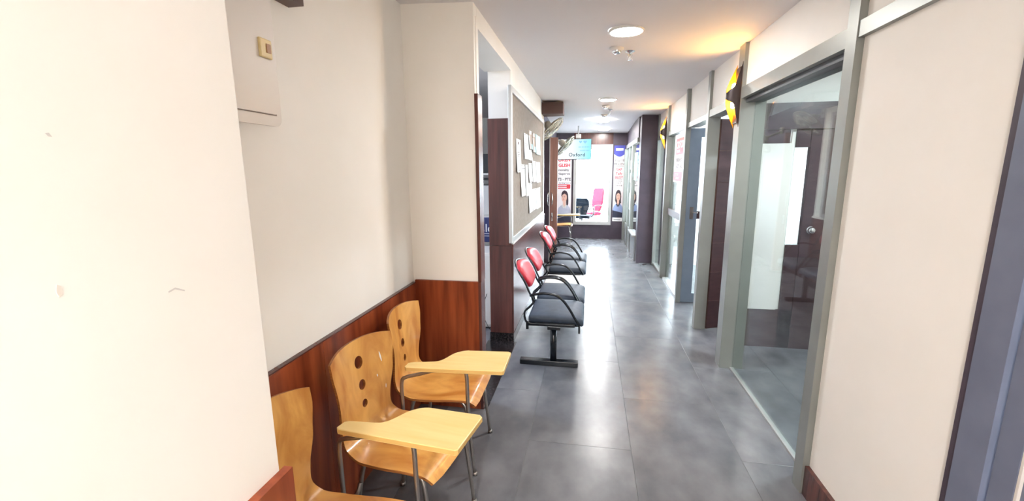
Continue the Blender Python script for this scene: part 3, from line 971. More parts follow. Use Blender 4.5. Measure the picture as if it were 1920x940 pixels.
# ============================================================ BEAM SEATING
def beam_bench():
    t = thing('beam_seating', 'row of red backed charcoal waiting seats on one black beam', 'bench', (-0.25, 3.42, 0))
    X0 = 0.25                               # local x = world x + 0.25
    for k, y in enumerate((0.0, 2.26)):
        bm = nb(); box(bm, -0.30, 0.185, y - 0.03, y + 0.03, 0.0, 0.045, bev=0.006)
        f = obj('foot', bm, M_BLACK, t)
        bm = nb(); tube(bm, [(-0.02, y, 0.045), (-0.02, y, 0.33)], 0.027, 14)
        obj('post', bm, M_BLACK, t)
        bm = nb(); tube(bm, [(-0.02, y, 0.33), (-0.02, y, 0.345)], 0.036, 14)
        tube(bm, [(-0.02, y, 0.345), (0.0, y, 0.40)], 0.02, 10)
        obj('collar', bm, M_BLACK, t)
    bm = nb(); box(bm, -0.05, 0.05, -0.24, 2.50, 0.395, 0.425, bev=0.004)
    obj('beam', bm, M_BLACK, t)
    protos = None
    for i, yc in enumerate((0.0, 0.56, 1.70, 2.28)):
        if protos is None:
            protos = []
            # cushion
            bm = nb(); box(bm, -0.20, 0.225, -0.235, 0.235, 0.44, 0.505)
            bmesh.ops.bevel(bm, geom=bm.edges[:], offset=0.024, segments=3, profile=0.5, affect='EDGES')
            bmesh.ops.subdivide_edges(bm, edges=[e for e in bm.edges if e.calc_length() > 0.2], cuts=5, use_grid_fill=True)
            for v in bm.verts:
                if v.co.z > 0.49:
                    v.co.z += 0.012 * (1 - (v.co.x / 0.23) ** 2) * (1 - (v.co.y / 0.24) ** 2)
                if v.co.x > 0.14:
                    v.co.z -= 0.35 * (v.co.x - 0.14) ** 1.2
            for f in bm.faces: f.smooth = True
            protos.append(obj('seat', bm, M_SEAT, t))
            bm = nb(); box(bm, -0.19, 0.20, -0.22, 0.22, 0.426, 0.442)
            for s in (-1, 1):
                box(bm, -0.20, 0.16, s * 0.237 - 0.006, s * 0.237 + 0.006, 0.425, 0.455)
                box(bm, -0.215, -0.195, s * 0.237 - 0.008, s * 0.237 + 0.008, 0.395, 0.455)
                box(bm, 0.185, 0.20, s * 0.237 - 0.008, s * 0.237 + 0.008, 0.38, 0.45)
            protos.append(obj('seat_pan', bm, M_BLACK, t))
            # red back pad, reclined
            def bp(u, v, off):             # u across (y), v up along the reclined plane
                return Vector((-0.205 - 0.115 * (v / 0.22) + off * 0.9 + 0.03 * (u / 0.21) ** 2, u, 0.685 + 0.195 * (v / 0.22) + off * 0.4))
            bm = nb()
            NU, NV = 16, 10
            grid = []
            for a in range(NU + 1):
                col = []
                for b in range(NV + 1):
                    uu, vv = -1 + 2 * a / NU, -1 + 2 * b / NV
                    # rounded oblong outline
                    x = uu * math.sqrt(1 - 0.36 * vv * vv) * 0.215 * (0.80 + 0.10 * (vv + 1))
                    v = (vv * math.sqrt(1 - 0.40 * uu * uu) * 0.5 + 0.5) * 0.22
                    e = max(0.0, (1 - uu ** 4)) * max(0.0, (1 - vv ** 4))
                    col.append((x, v, e))
                grid.append(col)
            front = [[bm.verts.new(bp(x, v, 0.012 + 0.028 * e ** 0.5)) for x, v, e in c] for c in grid]
            back = [[bm.verts.new(bp(x, v, -0.006 - 0.006 * e ** 0.5)) for x, v, e in c] for c in grid]
            for a in range(NU):
                for b in range(NV):
                    f = bm.faces.new((front[a][b], front[a + 1][b], front[a + 1][b + 1], front[a][b + 1])); f.smooth = True
                    f = bm.faces.new((back[a][b], back[a][b + 1], back[a + 1][b + 1], back[a + 1][b])); f.smooth = True
            ring = [(a, 0) for a in range(NU + 1)] + [(NU, b) for b in range(1, NV + 1)] + [(a, NV) for a in range(NU - 1, -1, -1)] + [(0, b) for b in range(NV - 1, 0, -1)]
            for i0 in range(len(ring)):
                (a, b), (c, d) = ring[i0], ring[(i0 + 1) % len(ring)]
                f = bm.faces.new((front[a][b], front[c][d], back[c][d], back[a][b])); f.smooth = True
            o = obj('backrest', bm, M_RED, t)
            o['label'] = 'red padded backrest'
            protos.append(o)
            # rim tube round the back
            rim = []
            for a in range(33):
                th = -0.15 * PI + 1.3 * PI * a / 32
                x = math.cos(th) * 0.222 * (0.93 + 0.07 * math.sin(th))
                v = 0.11 + math.sin(th) * 0.118
                rim.append(bp(x, v, -0.008))
            bm = nb(); tube(bm, rim, 0.0078, 8)
            protos.append(obj('back_rim', bm, M_BLACK, t))
            for s in (-1, 1):
                bm = nb()
                tube(bm, smooth_path([bp(s * 0.222, 0.16, -0.008), bp(s * 0.226, 0.09, -0.008), (-0.185, s * 0.228, 0.675), (-0.155, s * 0.23, 0.62), (-0.185, s * 0.232, 0.575),
                                      (-0.225, s * 0.236, 0.535), (-0.225, s * 0.237, 0.485), (-0.195, s * 0.237, 0.445), (-0.05, s * 0.237, 0.44), (0.17, s * 0.237, 0.44)], 6), 0.0088, 8)
                protos.append(obj('side_tube', bm, M_BLACK, t))
                bm = nb()
                tube(bm, smooth_path([(-0.185, s * 0.246, 0.666), (-0.13, s * 0.248, 0.680), (-0.07, s * 0.25, 0.688), (0.01, s * 0.25, 0.677), (0.067, s * 0.249, 0.639),
                                      (0.116, s * 0.247, 0.574), (0.153, s * 0.243, 0.509), (0.195, s * 0.238, 0.44)], 6), 0.0098, 10)
                protos.append(obj('armrest', bm, M_BLACK, t))
            for o in protos:
                o.location.y = yc
        else:
            for o in protos:
                c = o.copy()
                C.objects.link(c)
                c.location.y = yc
    bm = nb(); box(bm, -0.20, 0.20, 0.88, 1.36, 0.428, 0.452, bev=0.006)
    o = obj('table_top', bm, M_PAPER, t)
    o['label'] = 'white table top between the seats'
beam_bench()

# ============================================================ NOTICE BOARD AND PAPERS
t = thing('notice_board', 'large taupe felt notice board in a silver frame', 'board', (XL + 0.001, 5.07, 0.97))
bm = nb(); box(bm, 0, 0.012, -1.28, 1.28, 0.02, 1.32); obj('felt_panel', bm, M_BOARD, t)
for b in ((0, 0.03, -1.33, -1.27, 0, 1.34), (0, 0.03, 1.27, 1.33, 0, 1.34), (0, 0.03, -1.27, 1.27, 0, 0.05), (0, 0.03, -1.27, 1.27, 1.29, 1.34)):
    bm = nb(); box(bm, *b, bev=0.004); obj('frame_bar', bm, M_SILVER, t)
XPAP = XL + 0.0135
def paper(name, y0, y1, z0, z1, m, label, bits=(), group='papers on the notice board', tilt=0.0):
    k = 1.045
    y0, y1, z0, z1 = y0 * k, y1 * k, 1.6 + (z0 - 1.6) * k, 1.6 + (z1 - 1.6) * k
    yc, h, wd = (y0 + y1) / 2, z1 - z0, y1 - y0
    t = thing(name, label, 'paper', (XPAP, yc, z0), 0, group)
    bm = nb()
    N = 6
    rows = []
    for i in range(N + 1):
        v = h * i / N
        x = 0.003 + 0.012 * (1 - i / N) ** 2
        rows.append([(x, -wd / 2 + tilt * v, v), (x, wd / 2 + tilt * v, v)])
    for dx in (0, 0.0012):
        vs = [[bm.verts.new((x + dx, y, z)) for x, y, z in r] for r in rows]
        for i in range(N):
            bm.faces.new((vs[i][0], vs[i][1], vs[i + 1][1], vs[i + 1][0]))
    obj('sheet', bm, m, t)
    for (a, b, c, d, mm) in bits:       # printed blocks: fractions of width and height
        bm = nb()
        zz0, zz1 = h * c, h * d
        def xx(v): return 0.003 + 0.012 * (1 - v / h) ** 2 + 0.0014
        vs = [bm.verts.new(p) for p in ((xx(zz0), wd * (a - .5), zz0), (xx(zz0), wd * (b - .5), zz0), (xx(zz1), wd * (b - .5), zz1), (xx(zz1), wd * (a - .5), zz1))]
        vs2 = [bm.verts.new(v.co + Vector((0.0006, 0, 0))) for v in vs]
        bm.faces.new(vs2)
        for i in range(4):
            bm.faces.new((vs[i], vs[(i + 1) % 4], vs2[(i + 1) % 4], vs2[i]))
        obj('print', bm, mm, t)
    for yy in (-0.3, 0.3):
        bm = nb(); lathe(bm, [(0.0, 0.006), (0.006, 0.005), (0.007, 0.0)], 10, axis=(1, 0, 0))
        obj('pin', bm, M_SILVER, t, (0.004, wd * yy, h - 0.012))
    return t
LN = [(0.2, 0.8, 0.60, 0.62, M_INK), (0.25, 0.75, 0.54, 0.56, M_INK), (0.2, 0.6, 0.48, 0.50, M_INK)]
paper('notice_sheet', 3.885, 4.13, 1.59, 1.885, M_PAPER, 'tall narrow white notice nearest the left end of the board', [(0.3, 0.6, 0.84, 0.92, M_INK)] + LN + [(0.3, 0.5, 0.04, 0.07, M_INK)])
paper('notice_sheet', 4.34, 4.66, 1.72, 1.97, M_PAPER, 'upper white notice left of the hanging certificates', LN)
paper('notice_sheet', 4.13, 4.40, 1.36, 1.665, M_PAPER, 'lower left of two white sheets hanging side by side', [(0.05, 0.95, 0.86, 0.88, M_INK)])
paper('notice_sheet', 4.44, 4.63, 1.345, 1.665, M_PAPERG, 'grey sheet hanging right of the lower white sheet', [(0.1, 0.2, 0.0, 1.0, M_PAPER)])
for n, (y0, y1, z0, z1) in enumerate(((4.68, 4.94, 1.835, 2.03), (4.985, 5.225, 1.815, 2.03), (5.275, 5.72, 1.80, 2.03))):
    paper('certificate', y0, y1, z0, z1, M_BROWNP if n < 2 else M_CYAN, ('tan certificate at the left of the top row', 'tan certificate in the middle of the top row', 'pale blue certificate at the right of the top row')[n],
          [(0.25, 0.75, 0.80, 0.98, M_PAPER), (0.0, 0.25, 0.0, 0.7, M_PAPER)] + ([(0.55, 1.0, 0.0, 0.3, M_CYAN)] if n < 2 else []))
paper('notice_sheet', 4.68, 4.94, 1.715, 1.825, M_PAPER, 'small white slip just under the left tan certificate')
for n, (y0, y1, z0, z1) in enumerate(((4.68, 4.94, 1.485, 1.685), (4.985, 5.28, 1.475, 1.715), (5.33, 5.735, 1.46, 1.71))):
    paper('notice_sheet', y0, y1, z0, z1, M_PAPER, 'white sheet in the middle row, ' + ('left of three', 'centre of three', 'right of three')[n])
for n, (y0, y1, z0, z1) in enumerate(((4.68, 4.94, 1.15, 1.475), (4.985, 5.29, 1.15, 1.395), (5.335, 5.75, 1.135, 1.39))):
    paper('notice_sheet', y0, y1, z0, z1, M_PAPER, 'white sheet in the bottom row, ' + ('left of three', 'centre of three', 'right of three')[n])

# ============================================================ WALL FANS
def fan(center, nrm, mount, label):
    t = thing('wall_fan', label, 'fan', center, 0, 'wall fans on the left')
    n = Vector(nrm).normalized()
    q = Vector((0, 0, 1)).rotation_difference(n)
    R = 0.225
    def ring(r, z, rr, nn=36):
        bm = nb()
        tube(bm, [q @ Vector((r * math.cos(2 * PI * k / nn), r * math.sin(2 * PI * k / nn), z)) for k in range(nn)], rr, 6, closed=True)
        return bm
    obj('rim', ring(R, 0.0, 0.010), M_FANM, t)
    bm = nb()
    for r, z in ((0.205, 0.028), (0.16, 0.042), (0.11, 0.048), (0.06, 0.05)):
        tube(bm, [q @ Vector((r * math.cos(2 * PI * k / 28), r * math.sin(2 * PI * k / 28), z)) for k in range(28)], 0.003, 5, closed=True)
    for k in range(48):
        a = 2 * PI * k / 48
        pts = [(0.05, 0.051), (0.12, 0.048), (0.18, 0.038), (0.215, 0.018), (R, 0.0), (0.215, -0.022), (0.16, -0.04), (0.07, -0.045)]
        tube(bm, [q @ Vector((r * math.cos(a), r * math.sin(a), z)) for r, z in pts], 0.0022, 4)
    obj('grille', bm, M_FANM, t)
    bm = nb(); lathe(bm, [(0.0, 0.058), (0.045, 0.056), (0.05, 0.046), (0.0, 0.046)], 20, axis=n)
    obj('badge', bm, M_FANM, t)
    bm = nb()
    for k in range(3):
        a0 = 2 * PI * k / 3
        prev = None
        for i in range(9):
            f_ = i / 8
            for_r = 0.035 + 0.165 * f_
            half = 0.25 + 0.42 * math.sin(PI * min(1, f_ * 0.9))
            l = q @ Vector((for_r * math.cos(a0 - half), for_r * math.sin(a0 - half), 0.02))
            r_ = q @ Vector((for_r * math.cos(a0 + half), for_r * math.sin(a0 + half), -0.012))
            cur = (bm.verts.new(l), bm.verts.new(r_))
            if prev:
                bm.faces.new((prev[0], cur[0], cur[1], prev[1])).smooth = True
            prev = cur
    obj('blade', bm, M_FANW, t, norm=False)
    bm = nb(); lathe(bm, [(0.0, -0.14), (0.04, -0.135), (0.058, -0.11), (0.06, -0.06), (0.05, -0.03), (0.03, 0.02), (0.0, 0.03)], 20, axis=n)
    obj('motor_housing', bm, M_FANW, t)
    mv = Vector(mount) - Vector(center)
    bm = nb(); tube(bm, smooth_path([n * -0.12, n * -0.16 + Vector((0, 0, -0.02)), mv * 0.7 + n * -0.04, mv], 5), 0.016, 10)
    obj('arm', bm, M_FANW, t)
    bm = nb(); box(bm, -0.02, 0.012, -0.05, 0.05, -0.07, 0.07, bev=0.008)
    obj('wall_bracket', bm, M_FANW, t, mv)
fan((-0.60, 6.85, 2.225), (0.69, -0.07, -0.71), (-0.785, 6.85, 2.36), 'larger metal wall fan tilted down beyond the notice board')
fan((-0.47, 8.2, 2.05), (0.73, -0.02, -0.68), (-0.785, 8.2, 2.22), 'white wall fan behind the first, in front of the screen')

# ============================================================ ELECTRICAL CABINET
t = thing('electrical_cabinet', 'white steel electrical cabinet high on the alcove wall', 'cabinet', (XA, 1.18, 1.765))
bm = nb(); box(bm, 0.0, 0.07, -0.30, 0.175, 0.03, 0.44); obj('body', bm, M_CAB, t)
bm = nb(); box(bm, 0.068, 0.082, -0.315, 0.232, -0.008, 0.448)
bmesh.ops.bevel(bm, geom=[e for e in bm.edges if abs(e.verts[0].co.x - e.verts[1].co.x) > 0.005], offset=0.028, segments=4, profile=0.5, affect='EDGES')
obj('cover_flange', bm, M_CAB, t)
bm = nb(); box(bm, 0.0835, 0.090, -0.29, 0.205, 0.03, 0.43)
bmesh.ops.bevel(bm, geom=[e for e in bm.edges if abs(e.verts[0].co.x - e.verts[1].co.x) > 0.005], offset=0.012, segments=3, profile=0.5, affect='EDGES')
dr = obj('door', bm, M_CAB, t)
bm = nb(); box(bm, 0.0815, 0.0832, -0.293, 0.208, 0.027, 0.433); obj('gap_shade', bm, M_GAPSHADE, t)  # grey sheet paints the shaded gap round the cabinet door
bm = nb(); box(bm, 0.089, 0.099, 0.142, 0.197, 0.205, 0.265)
bmesh.ops.bevel(bm, geom=bm.edges[:], offset=0.004, segments=2, profile=0.5, affect='EDGES')
lt = obj('latch', bm, [M_CREAM], dr)
lt['label'] = 'cream plastic latch'
bm = nb(); box(bm, 0.045, 0.062, -0.28, -0.02, 0.012, 0.03)
obj('cable_gland', bm, M_CAB, t)
bm = nb(); box(bm, 0.02, 0.05, 0.10, 0.13, 0.015, 0.03)
obj('cable_gland', bm, M_CAB, t)
bm = nb(); box(bm, 0.097, 0.1015, 0.169, 0.188, 0.222, 0.25)
obj('latch_slot', bm, M_LATCH, dr)

# ============================================================ SCREEN
t = thing('wall_screen', 'bright ceiling hung screen showing the word Oxford', 'screen', (-0.33, 9.0, 1.82))
bm = nb(); box(bm, -0.36, 0.33, -0.0, 0.035, -0.0, 0.405, bev=0.004); obj('case', bm, M_BLACKMATT, t)
bm = nb(); box(bm, -0.352, 0.322, -0.003, 0.0, 0.010, 0.397); obj('display', bm, M_SCREEN, t)
for _z, _w in ((0.235, 0.22), (0.165, 0.19)):
    for _k in range(7):
        bm = nb(); box(bm, 0.30 - _w + _w * _k / 7, 0.30 - _w + _w * (_k + 0.62) / 7, -0.0036, -0.003, _z, _z + 0.022)
        obj('screen_glyph', bm, M_SCREENH, t)
def heart(bm, cx, cz, s):
    pts = []
    for k in range(28):
        a = 2 * PI * k / 28
        pts.append((cx + s * 16 * math.sin(a) ** 3 / 16, cz + s * (13 * math.cos(a) - 5 * math.cos(2 * a) - 2 * math.cos(3 * a) - math.cos(4 * a)) / 16))
    prism(bm, pts, lambda u, v, z: (u, z, v), -0.0046, -0.0036)
bm = nb(); heart(bm, 0.115, 0.345, 0.030); heart(bm, 0.205, 0.345, 0.036); obj('screen_hearts', bm, M_SCREENH, t)
text('screen_word', 'Oxford', 0.095, M_SCREENT, t, (-0.115, -0.0042, 0.065), ROT_NY, track=1.15, bold=0.0015)
bm = nb(); tube(bm, [(0.07, 0.05, 0.40), (0.07, 0.05, 0.66)], 0.014, 10); box(bm, 0.02, 0.12, 0.035, 0.065, 0.12, 0.42); obj('hanger', bm, M_SILVER, t)
bm = nb(); box(bm, 0.02, 0.12, -0.01, 0.09, 0.42, 0.50, bev=0.008); obj('mount', bm, M_SILVER, t)

# ============================================================ POSTERS AND SIGN
def flat(parent, name, pts, m, y, d=0.0008):
    bm = nb(); prism(bm, pts, lambda u, v, q: (u, q, v), y - d, y)
    return obj(name, bm, m, parent)
def ell(cx, cz, rx, rz, n=24, a0=0, a1=2 * PI):
    return [(cx + rx * math.cos(a0 + (a1 - a0) * k / n), cz + rz * math.sin(a0 + (a1 - a0) * k / n)) for k in range(n)]
def portrait(p, cx, z0, s, shirt, side):
    """printed half length portrait, flat layers; z0 = bottom, s = scale of the head height"""
    if side > 0:
        flat(p, 'printed_hair', [(cx + s * u, z0 + s * v) for u, v in ((-.34, 1.15), (-.47, 1.35), (-.45, 1.8), (-.38, 2.1), (-.2, 2.3), (.05, 2.36), (.28, 2.25), (.4, 2.0), (.45, 1.7), (.42, 1.4), (.46, 1.1), (.2, 1.0), (-.1, 1.0))], M_HAIR, -0.0022)
    else:
        flat(p, 'printed_hair', [(cx + s * u, z0 + s * v) for u, v in ((-.36, 1.85), (-.33, 2.1), (-.2, 2.28), (.02, 2.36), (.28, 2.25), (.42, 2.0), (.44, 1.7), (.46, 1.4), (.44, 1.12), (.36, .95), (.24, 1.0), (.2, 1.3), (.2, 1.7))], M_HAIR, -0.0022)
    flat(p, 'printed_shirt', [(cx + s * u, z0 + s * v) for u, v in ((-.75, 0), (-.78, .45), (-.66, .78), (-.42, .98), (-.14, 1.08), (.14, 1.08), (.42, .98), (.64, .78), (.76, .45), (.74, 0))], shirt, -0.0030)
    flat(p, 'printed_neck', [(cx + s * u, z0 + s * v) for u, v in ((-.15, 1.4), (-.16, 1.1), (0, .88), (.16, 1.1), (.15, 1.4))], M_SKIN, -0.0038)
    flat(p, 'printed_face', ell(cx - 0.02 * s * (1 if side < 0 else 0), z0 + s * 1.72, 0.30 * s, 0.43 * s), M_SKIN, -0.0046)
    fx = cx - (0.08 * s if side < 0 else 0)
    flat(p, 'printed_fringe', [(cx + s * u, z0 + s * v) for u, v in ((-.33, 1.8), (-.30, 2.08), (-.1, 2.24), (.12, 2.22), (.3, 2.05), (.33, 1.75), (.22, 1.95), (.02, 2.06), (-.18, 1.98))], M_HAIR, -0.0054)
    for e in (-0.11, 0.11):
        flat(p, 'printed_eye', ell(fx + e * s, z0 + s * 1.77, 0.05 * s, 0.022 * s, 10), M_HAIR, -0.0054)
        flat(p, 'printed_brow', ell(fx + e * s, z0 + s * 1.85, 0.065 * s, 0.012 * s, 10), M_HAIR, -0.0054)
    flat(p, 'printed_nose', ell(fx, z0 + s * 1.64, 0.03 * s, 0.05 * s, 10), M_LIPS, -0.0054)
    flat(p, 'printed_mouth', ell(fx, z0 + s * 1.51, 0.09 * s, 0.032 * s, 12), M_LIPS, -0.0054)
    for sx in (-1, 1):
        flat(p, 'printed_collar', [(cx + s * u * sx, z0 + s * v) for u, v in ((.16, 1.12), (.3, 1.0), (.1, .72), (.0, .86))], M_PAPERG if side < 0 else M_DARKP, -0.0054)

t = thing('wall_poster', 'tall poster right of the window with a blue top and dark haired woman', 'poster', (0.645, YF - 0.004, 0.42), 0, 'posters beside the window')
flat(t, 'sheet', [(-0.12, 0), (0.12, 0), (0.115, 1.74), (-0.125, 1.74)], M_SIGNPINK, -0.0006)
flat(t, 'printed_header', [(-0.125, 1.745), (0.118, 1.745), (0.118, 1.55)] + [(0.118 - 0.243 * k / 12, 1.55 - 0.06 * math.sin(PI * k / 12)) for k in range(1, 12)] + [(-0.125, 1.55)], M_SIGNBLUE, -0.0014)
flat(t, 'printed_band', [(-0.085, 1.63), (0.08, 1.63), (0.08, 1.68), (-0.085, 1.68)], M_PAPER, -0.0022)
for body, z, s, m_ in (('8 to 18', 1.385, 0.078, M_INK), ('Months', 1.305, 0.078, M_INK), ('SAP', 1.175, 0.078, M_SIGNRED), ('Tally', 1.085, 0.078, M_SIGNRED), ('BUSY', 0.995, 0.078, M_SIGNRED), ('Accounts', 0.93, 0.04, M_INK), ('Excel', 0.88, 0.045, M_INK), ('Power BI', 0.82, 0.042, M_INK)):
    text('printed_text', body, s, m_, t, (0.0, -0.0016, z), ROT_NY, 'CENTER', bold=s * 0.03)
flat(t, 'printed_rule', [(-0.1, 1.27), (0.1, 1.27), (0.1, 1.285), (-0.1, 1.285)], M_INK, -0.0014)
flat(t, 'printed_rule', [(-0.08, 0.972), (0.08, 0.972), (0.08, 0.98), (-0.08, 0.98)], M_INK, -0.0014)
portrait(t, 0.0, 0.16, 0.25 * 1.0 * 0.98, M_SHIRT, 1)
for ch in [c for c in t.children if c.name.startswith('printed_') and c.type == 'MESH' and any(k in c.name for k in ('hair', 'shirt', 'neck', 'face', 'fringe', 'eye', 'brow', 'nose', 'mouth', 'collar'))]:
    ch.scale.x = 0.62
flat(t, 'printed_base', [(-0.12, 0.09), (0.12, 0.09), (0.12, 0.20), (-0.12, 0.26)], M_DARKP, -0.0068)
flat(t, 'printed_strip', [(-0.12, 0.0), (0.12, 0.0), (0.12, 0.075), (-0.12, 0.085)], M_PAPER, -0.0022)
flat(t, 'printed_lines', [(-0.09, 0.03), (0.07, 0.03), (0.07, 0.045), (-0.09, 0.045)], M_INK, -0.0030)

t = thing('wall_poster', 'tall poster left of the window with a woman whose hair is tied back', 'poster', (-0.605, YF - 0.004, 0.42), 0, 'posters beside the window')
flat(t, 'sheet', [(-0.19, 0), (0.16, 0), (0.16, 1.62), (-0.19, 1.62)], M_SIGNPINK, -0.0006)
for body, z, s, m_, x in (('SPOKEN', 1.40, 0.105, M_SIGNRED, 0.13), ('ENGLISH', 1.275, 0.105, M_SIGNRED, 0.13), ('Personality', 1.18, 0.072, M_INK, 0.10), ('Development', 1.09, 0.072, M_INK, 0.12), ('IELTS - PTE', 0.955, 0.088, M_INK, 0.145), ('Speaking Courses', 0.885, 0.038, M_INK, 0.145)):
    text('printed_text', body, s, m_, t, (x, -0.0016, z), ROT_NY, 'RIGHT', bold=s * 0.035)
flat(t, 'printed_banner', [(-0.19, 0.76), (0.12, 0.76), (0.135, 0.775), (0.135, 0.85), (0.12, 0.865), (-0.19, 0.865)], M_SIGNRED, -0.0014)
flat(t, 'printed_strip', [(-0.17, 0.825), (0.05, 0.825), (0.05, 0.84), (-0.17, 0.84)], M_PAPER, -0.0022)
flat(t, 'printed_strip', [(-0.17, 0.785), (0.05, 0.785), (0.05, 0.80), (-0.17, 0.80)], M_PAPER, -0.0022)
portrait(t, 0.0, 0.10, 0.265, M_SHIRT2, -1)
for ch in [c for c in t.children if c.type == 'MESH' and any(k in c.name for k in ('hair', 'shirt', 'neck', 'face', 'fringe', 'eye', 'brow', 'nose', 'mouth', 'collar'))]:
    ch.scale.x = 0.78
flat(t, 'printed_base', [(-0.19, 0.0), (0.16, 0.0), (0.16, 0.12), (-0.19, 0.12)], M_DARKP, -0.0068)

# red and white sign on the second glass panel (faces the corridor)
t = thing('glass_sign', 'red and white printed sign on the glass past the grey door', 'sign', (XR + 0.044, 6.05, 1.44))
def flx(name, y0, y1, z0, z1, m, x):
    bm = nb(); box(bm, x - 0.0008, x, -y1, -y0, z0, z1)
    return obj(name, bm, m, t)
flx('sheet', -0.33, 0.33, 0.0, 0.62, M_SIGNPINK, -0.0005)
flx('printed_panel', -0.22, 0.33, 0.36, 0.565, M_SIGNRED, -0.0014)
flx('printed_panel', -0.31, 0.33, 0.02, 0.135, M_SIGNRED, -0.0014)
for body, z, s, y, m_ in (('OXFORD', 0.44, 0.13, -0.20, M_PAPER), ('ENGLISH', 0.385, 0.05, -0.18, M_PAPER), ('SPOKEN IELTS', 0.27, 0.06, -0.20, M_INK), ('ACCTS  TALLY', 0.19, 0.06, -0.16, M_INK), ('ADMISSION', 0.09, 0.035, -0.20, M_PAPER), ('OPEN NOW', 0.045, 0.035, -0.15, M_PAPER)):
    text('printed_text', body, s, m_, t, (-0.0018, -y, z), ROT_NX, 'LEFT', bold=s * 0.02)

# small notices on the far partition
tag(bobj('glass_notice', (0.806, 0.812, 8.15, 8.62, 1.42, 1.92), M_CYAN), 'pale blue sheet on the glass just beyond the plum pillar', 'paper')
tag(bobj('glass_notice', (0.806, 0.812, 9.15, 9.45, 1.62, 1.80), M_PAPER), 'upper small white sheet on the far glass', 'paper')
tag(bobj('glass_notice', (0.806, 0.812, 9.15, 9.45, 1.36, 1.54), M_PAPERG), 'lower small pale sheet on the far glass', 'paper')
tag(bobj('wall_tablet', (0.80, 0.812, 9.10, 9.42, 0.80, 1.14), M_BLACKMATT), 'dark rectangular panel below the small sheets on the far glass', 'panel')

# ============================================================ LEFT ROOM SHELF
t = thing('shelf_rack', 'pale shelf rack just visible through the left opening', 'shelf', (-1.28, 5.15, 0))
for b in ((-0.3, -0.27, -0.2, 0.2, 0, 2.0), (0.22, 0.25, -0.2, 0.2, 0, 2.0)):
    bm = nb(); box(bm, *b); obj('upright', bm, M_BOXW, t)
for z in (0.76, 1.07, 1.50, 1.56):
    bm = nb(); box(bm, -0.27, 0.22, -0.2, 0.2, z, z + 0.02); obj('shelf_board', bm, M_BOXW if z != 1.50 else M_BLACKMATT, t)
tag(bobj('storage_box', (-1.50, -1.10, 5.0, 5.3, 1.58, 1.80), M_BLACKMATT, None, 0.01), 'dark box on the top board of the shelf rack', 'box')
tag(bobj('storage_box', (-1.50, -1.10, 5.0, 5.3, 1.09, 1.44), M_PAPERG, None, 0.01), 'pale grey box on the middle board of the shelf rack', 'box')
t = thing('navy_carton', 'navy blue carton with white letters on the lower board', 'box', (-1.28, 5.05, 0.78))
bm = nb(); box(bm, -0.22, 0.2, -0.12, 0.2, 0, 0.29, bev=0.006); obj('carton_body', bm, M_NAVY, t)
text('printed_text', 'slc', 0.14, M_PAPER, t, (0.02, -0.1215, 0.12), ROT_NY, 'LEFT')
bm = nb(); box(bm, -0.2, 0.18, -0.1215, -0.12, 0.098, 0.104); obj('printed_line', bm, M_PAPER, t)
bm = nb(); box(bm, -0.2, 0.18, -0.1215, -0.12, 0.070, 0.076); obj('printed_line', bm, M_PAPER, t)
t = thing('white_cabinet', 'white low cabinet at the foot of the opening', 'cabinet', (-1.08, 4.36, 0))
bm = nb(); box(bm, -0.22, 0.135, -0.2, 0.2, 0.02, 0.80, bev=0.006); obj('body', bm, M_BOXW, t)
bm = nb(); box(bm, -0.21, 0.125, -0.21, -0.2, 0.05, 0.78, bev=0.003); obj('door', bm, M_BOXW, t)
bm = nb(); box(bm, -0.2, 0.115, -0.18, 0.18, 0, 0.02); obj('plinth', bm, M_BLACKMATT, t)
bm = nb(); tube(bm, smooth_path([(0.0, 0, 0.40), (-0.03, -0.01, 0.30), (-0.035, -0.012, 0.18), (0.01, -0.015, 0.06), (0.06, -0.02, 0.008)], 6), 0.0035, 8)
tag(obj('power_cord', bm, M_BLACKMATT, None, (-0.99, 4.08, 0)), 'black cord hanging in the left opening', 'cord')

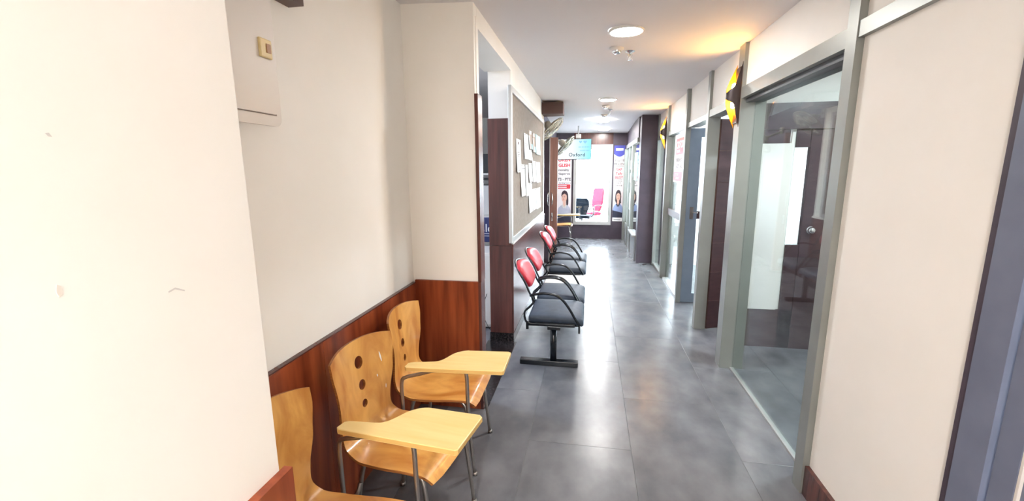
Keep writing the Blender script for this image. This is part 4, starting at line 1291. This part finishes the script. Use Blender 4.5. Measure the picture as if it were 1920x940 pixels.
# ============================================================ OFFICE CHAIRS OUTSIDE THE WINDOW
def office_chair(x, y, rz, m, label, back_h=0.62):
    t = thing('office_chair', label, 'chair', (x, y, -0.014), rz, 'office chairs outside the window')
    bm = nb()
    for k in range(5):
        a = 2 * PI * k / 5
        tube(bm, [(0, 0, 0.12), (0.28 * math.cos(a), 0.28 * math.sin(a), 0.07)], [0.026, 0.016], 8)
    obj('star_base', bm, M_BLACKMATT, t)
    for k in range(5):
        a = 2 * PI * k / 5
        bm = nb(); lathe(bm, [(0, -0.02), (0.028, -0.02), (0.028, 0.02), (0, 0.02)], 12, org=(0.28 * math.cos(a), 0.28 * math.sin(a), 0.028), axis=(math.sin(a), -math.cos(a), 0))
        obj('caster', bm, M_BLACKMATT, t)
    bm = nb(); tube(bm, [(0, 0, 0.1), (0, 0, 0.42)], 0.025, 12); obj('gas_lift', bm, M_STEEL, t)
    bm = nb(); box(bm, -0.24, 0.24, -0.24, 0.24, 0.42, 0.50, bev=0.03); obj('seat', bm, m, t)
    bm = nb()
    o = [(-0.16, 0.0), (0.16, 0.0), (0.235, 0.22), (0.225, back_h - 0.06), (0.17, back_h), (-0.17, back_h), (-0.225, back_h - 0.06), (-0.235, 0.22)]
    prism(bm, o, lambda u, v, q: (-0.24 - 0.12 * v + q, u, 0.52 + v), -0.025, 0.025)
    bmesh.ops.bevel(bm, geom=bm.edges[:], offset=0.012, segments=2, profile=0.5, affect='EDGES')
    obj('backrest', bm, m, t)
    bm = nb(); tube(bm, smooth_path([(-0.1, 0, 0.41), (-0.28, 0, 0.42), (-0.33, 0, 0.7)], 5), 0.018, 8); obj('spine', bm, M_BLACKMATT, t)
    for s in (-1, 1):
        bm = nb(); tube(bm, smooth_path([(0.05, s * 0.22, 0.43), (0.05, s * 0.29, 0.5), (0.03, s * 0.29, 0.68), (-0.2, s * 0.28, 0.69), (-0.26, s * 0.22, 0.66)], 5), 0.016, 8); obj('armrest', bm, M_BLACKMATT, t)
office_chair(-0.02, 12.1, math.radians(215), M_OFFRED, 'red backed office chair outside the far window')
office_chair(-0.20, 11.35, math.radians(80), M_OFFBLK, 'dark office chair with its back to the far window', 0.42)

# lettering becomes plain meshes
bpy.context.view_layer.update()
dg = bpy.context.evaluated_depsgraph_get()
for o in [o for o in C.objects if o.type == 'FONT']:
    me = bpy.data.meshes.new_from_object(o.evaluated_get(dg))
    nm = o.name
    o.name = 'old_lettering'
    n = bpy.data.objects.new(nm, me)
    C.objects.link(n)
    n.parent = o.parent
    n.location, n.rotation_euler, n.scale = o.location, o.rotation_euler, o.scale
    bpy.data.objects.remove(o)
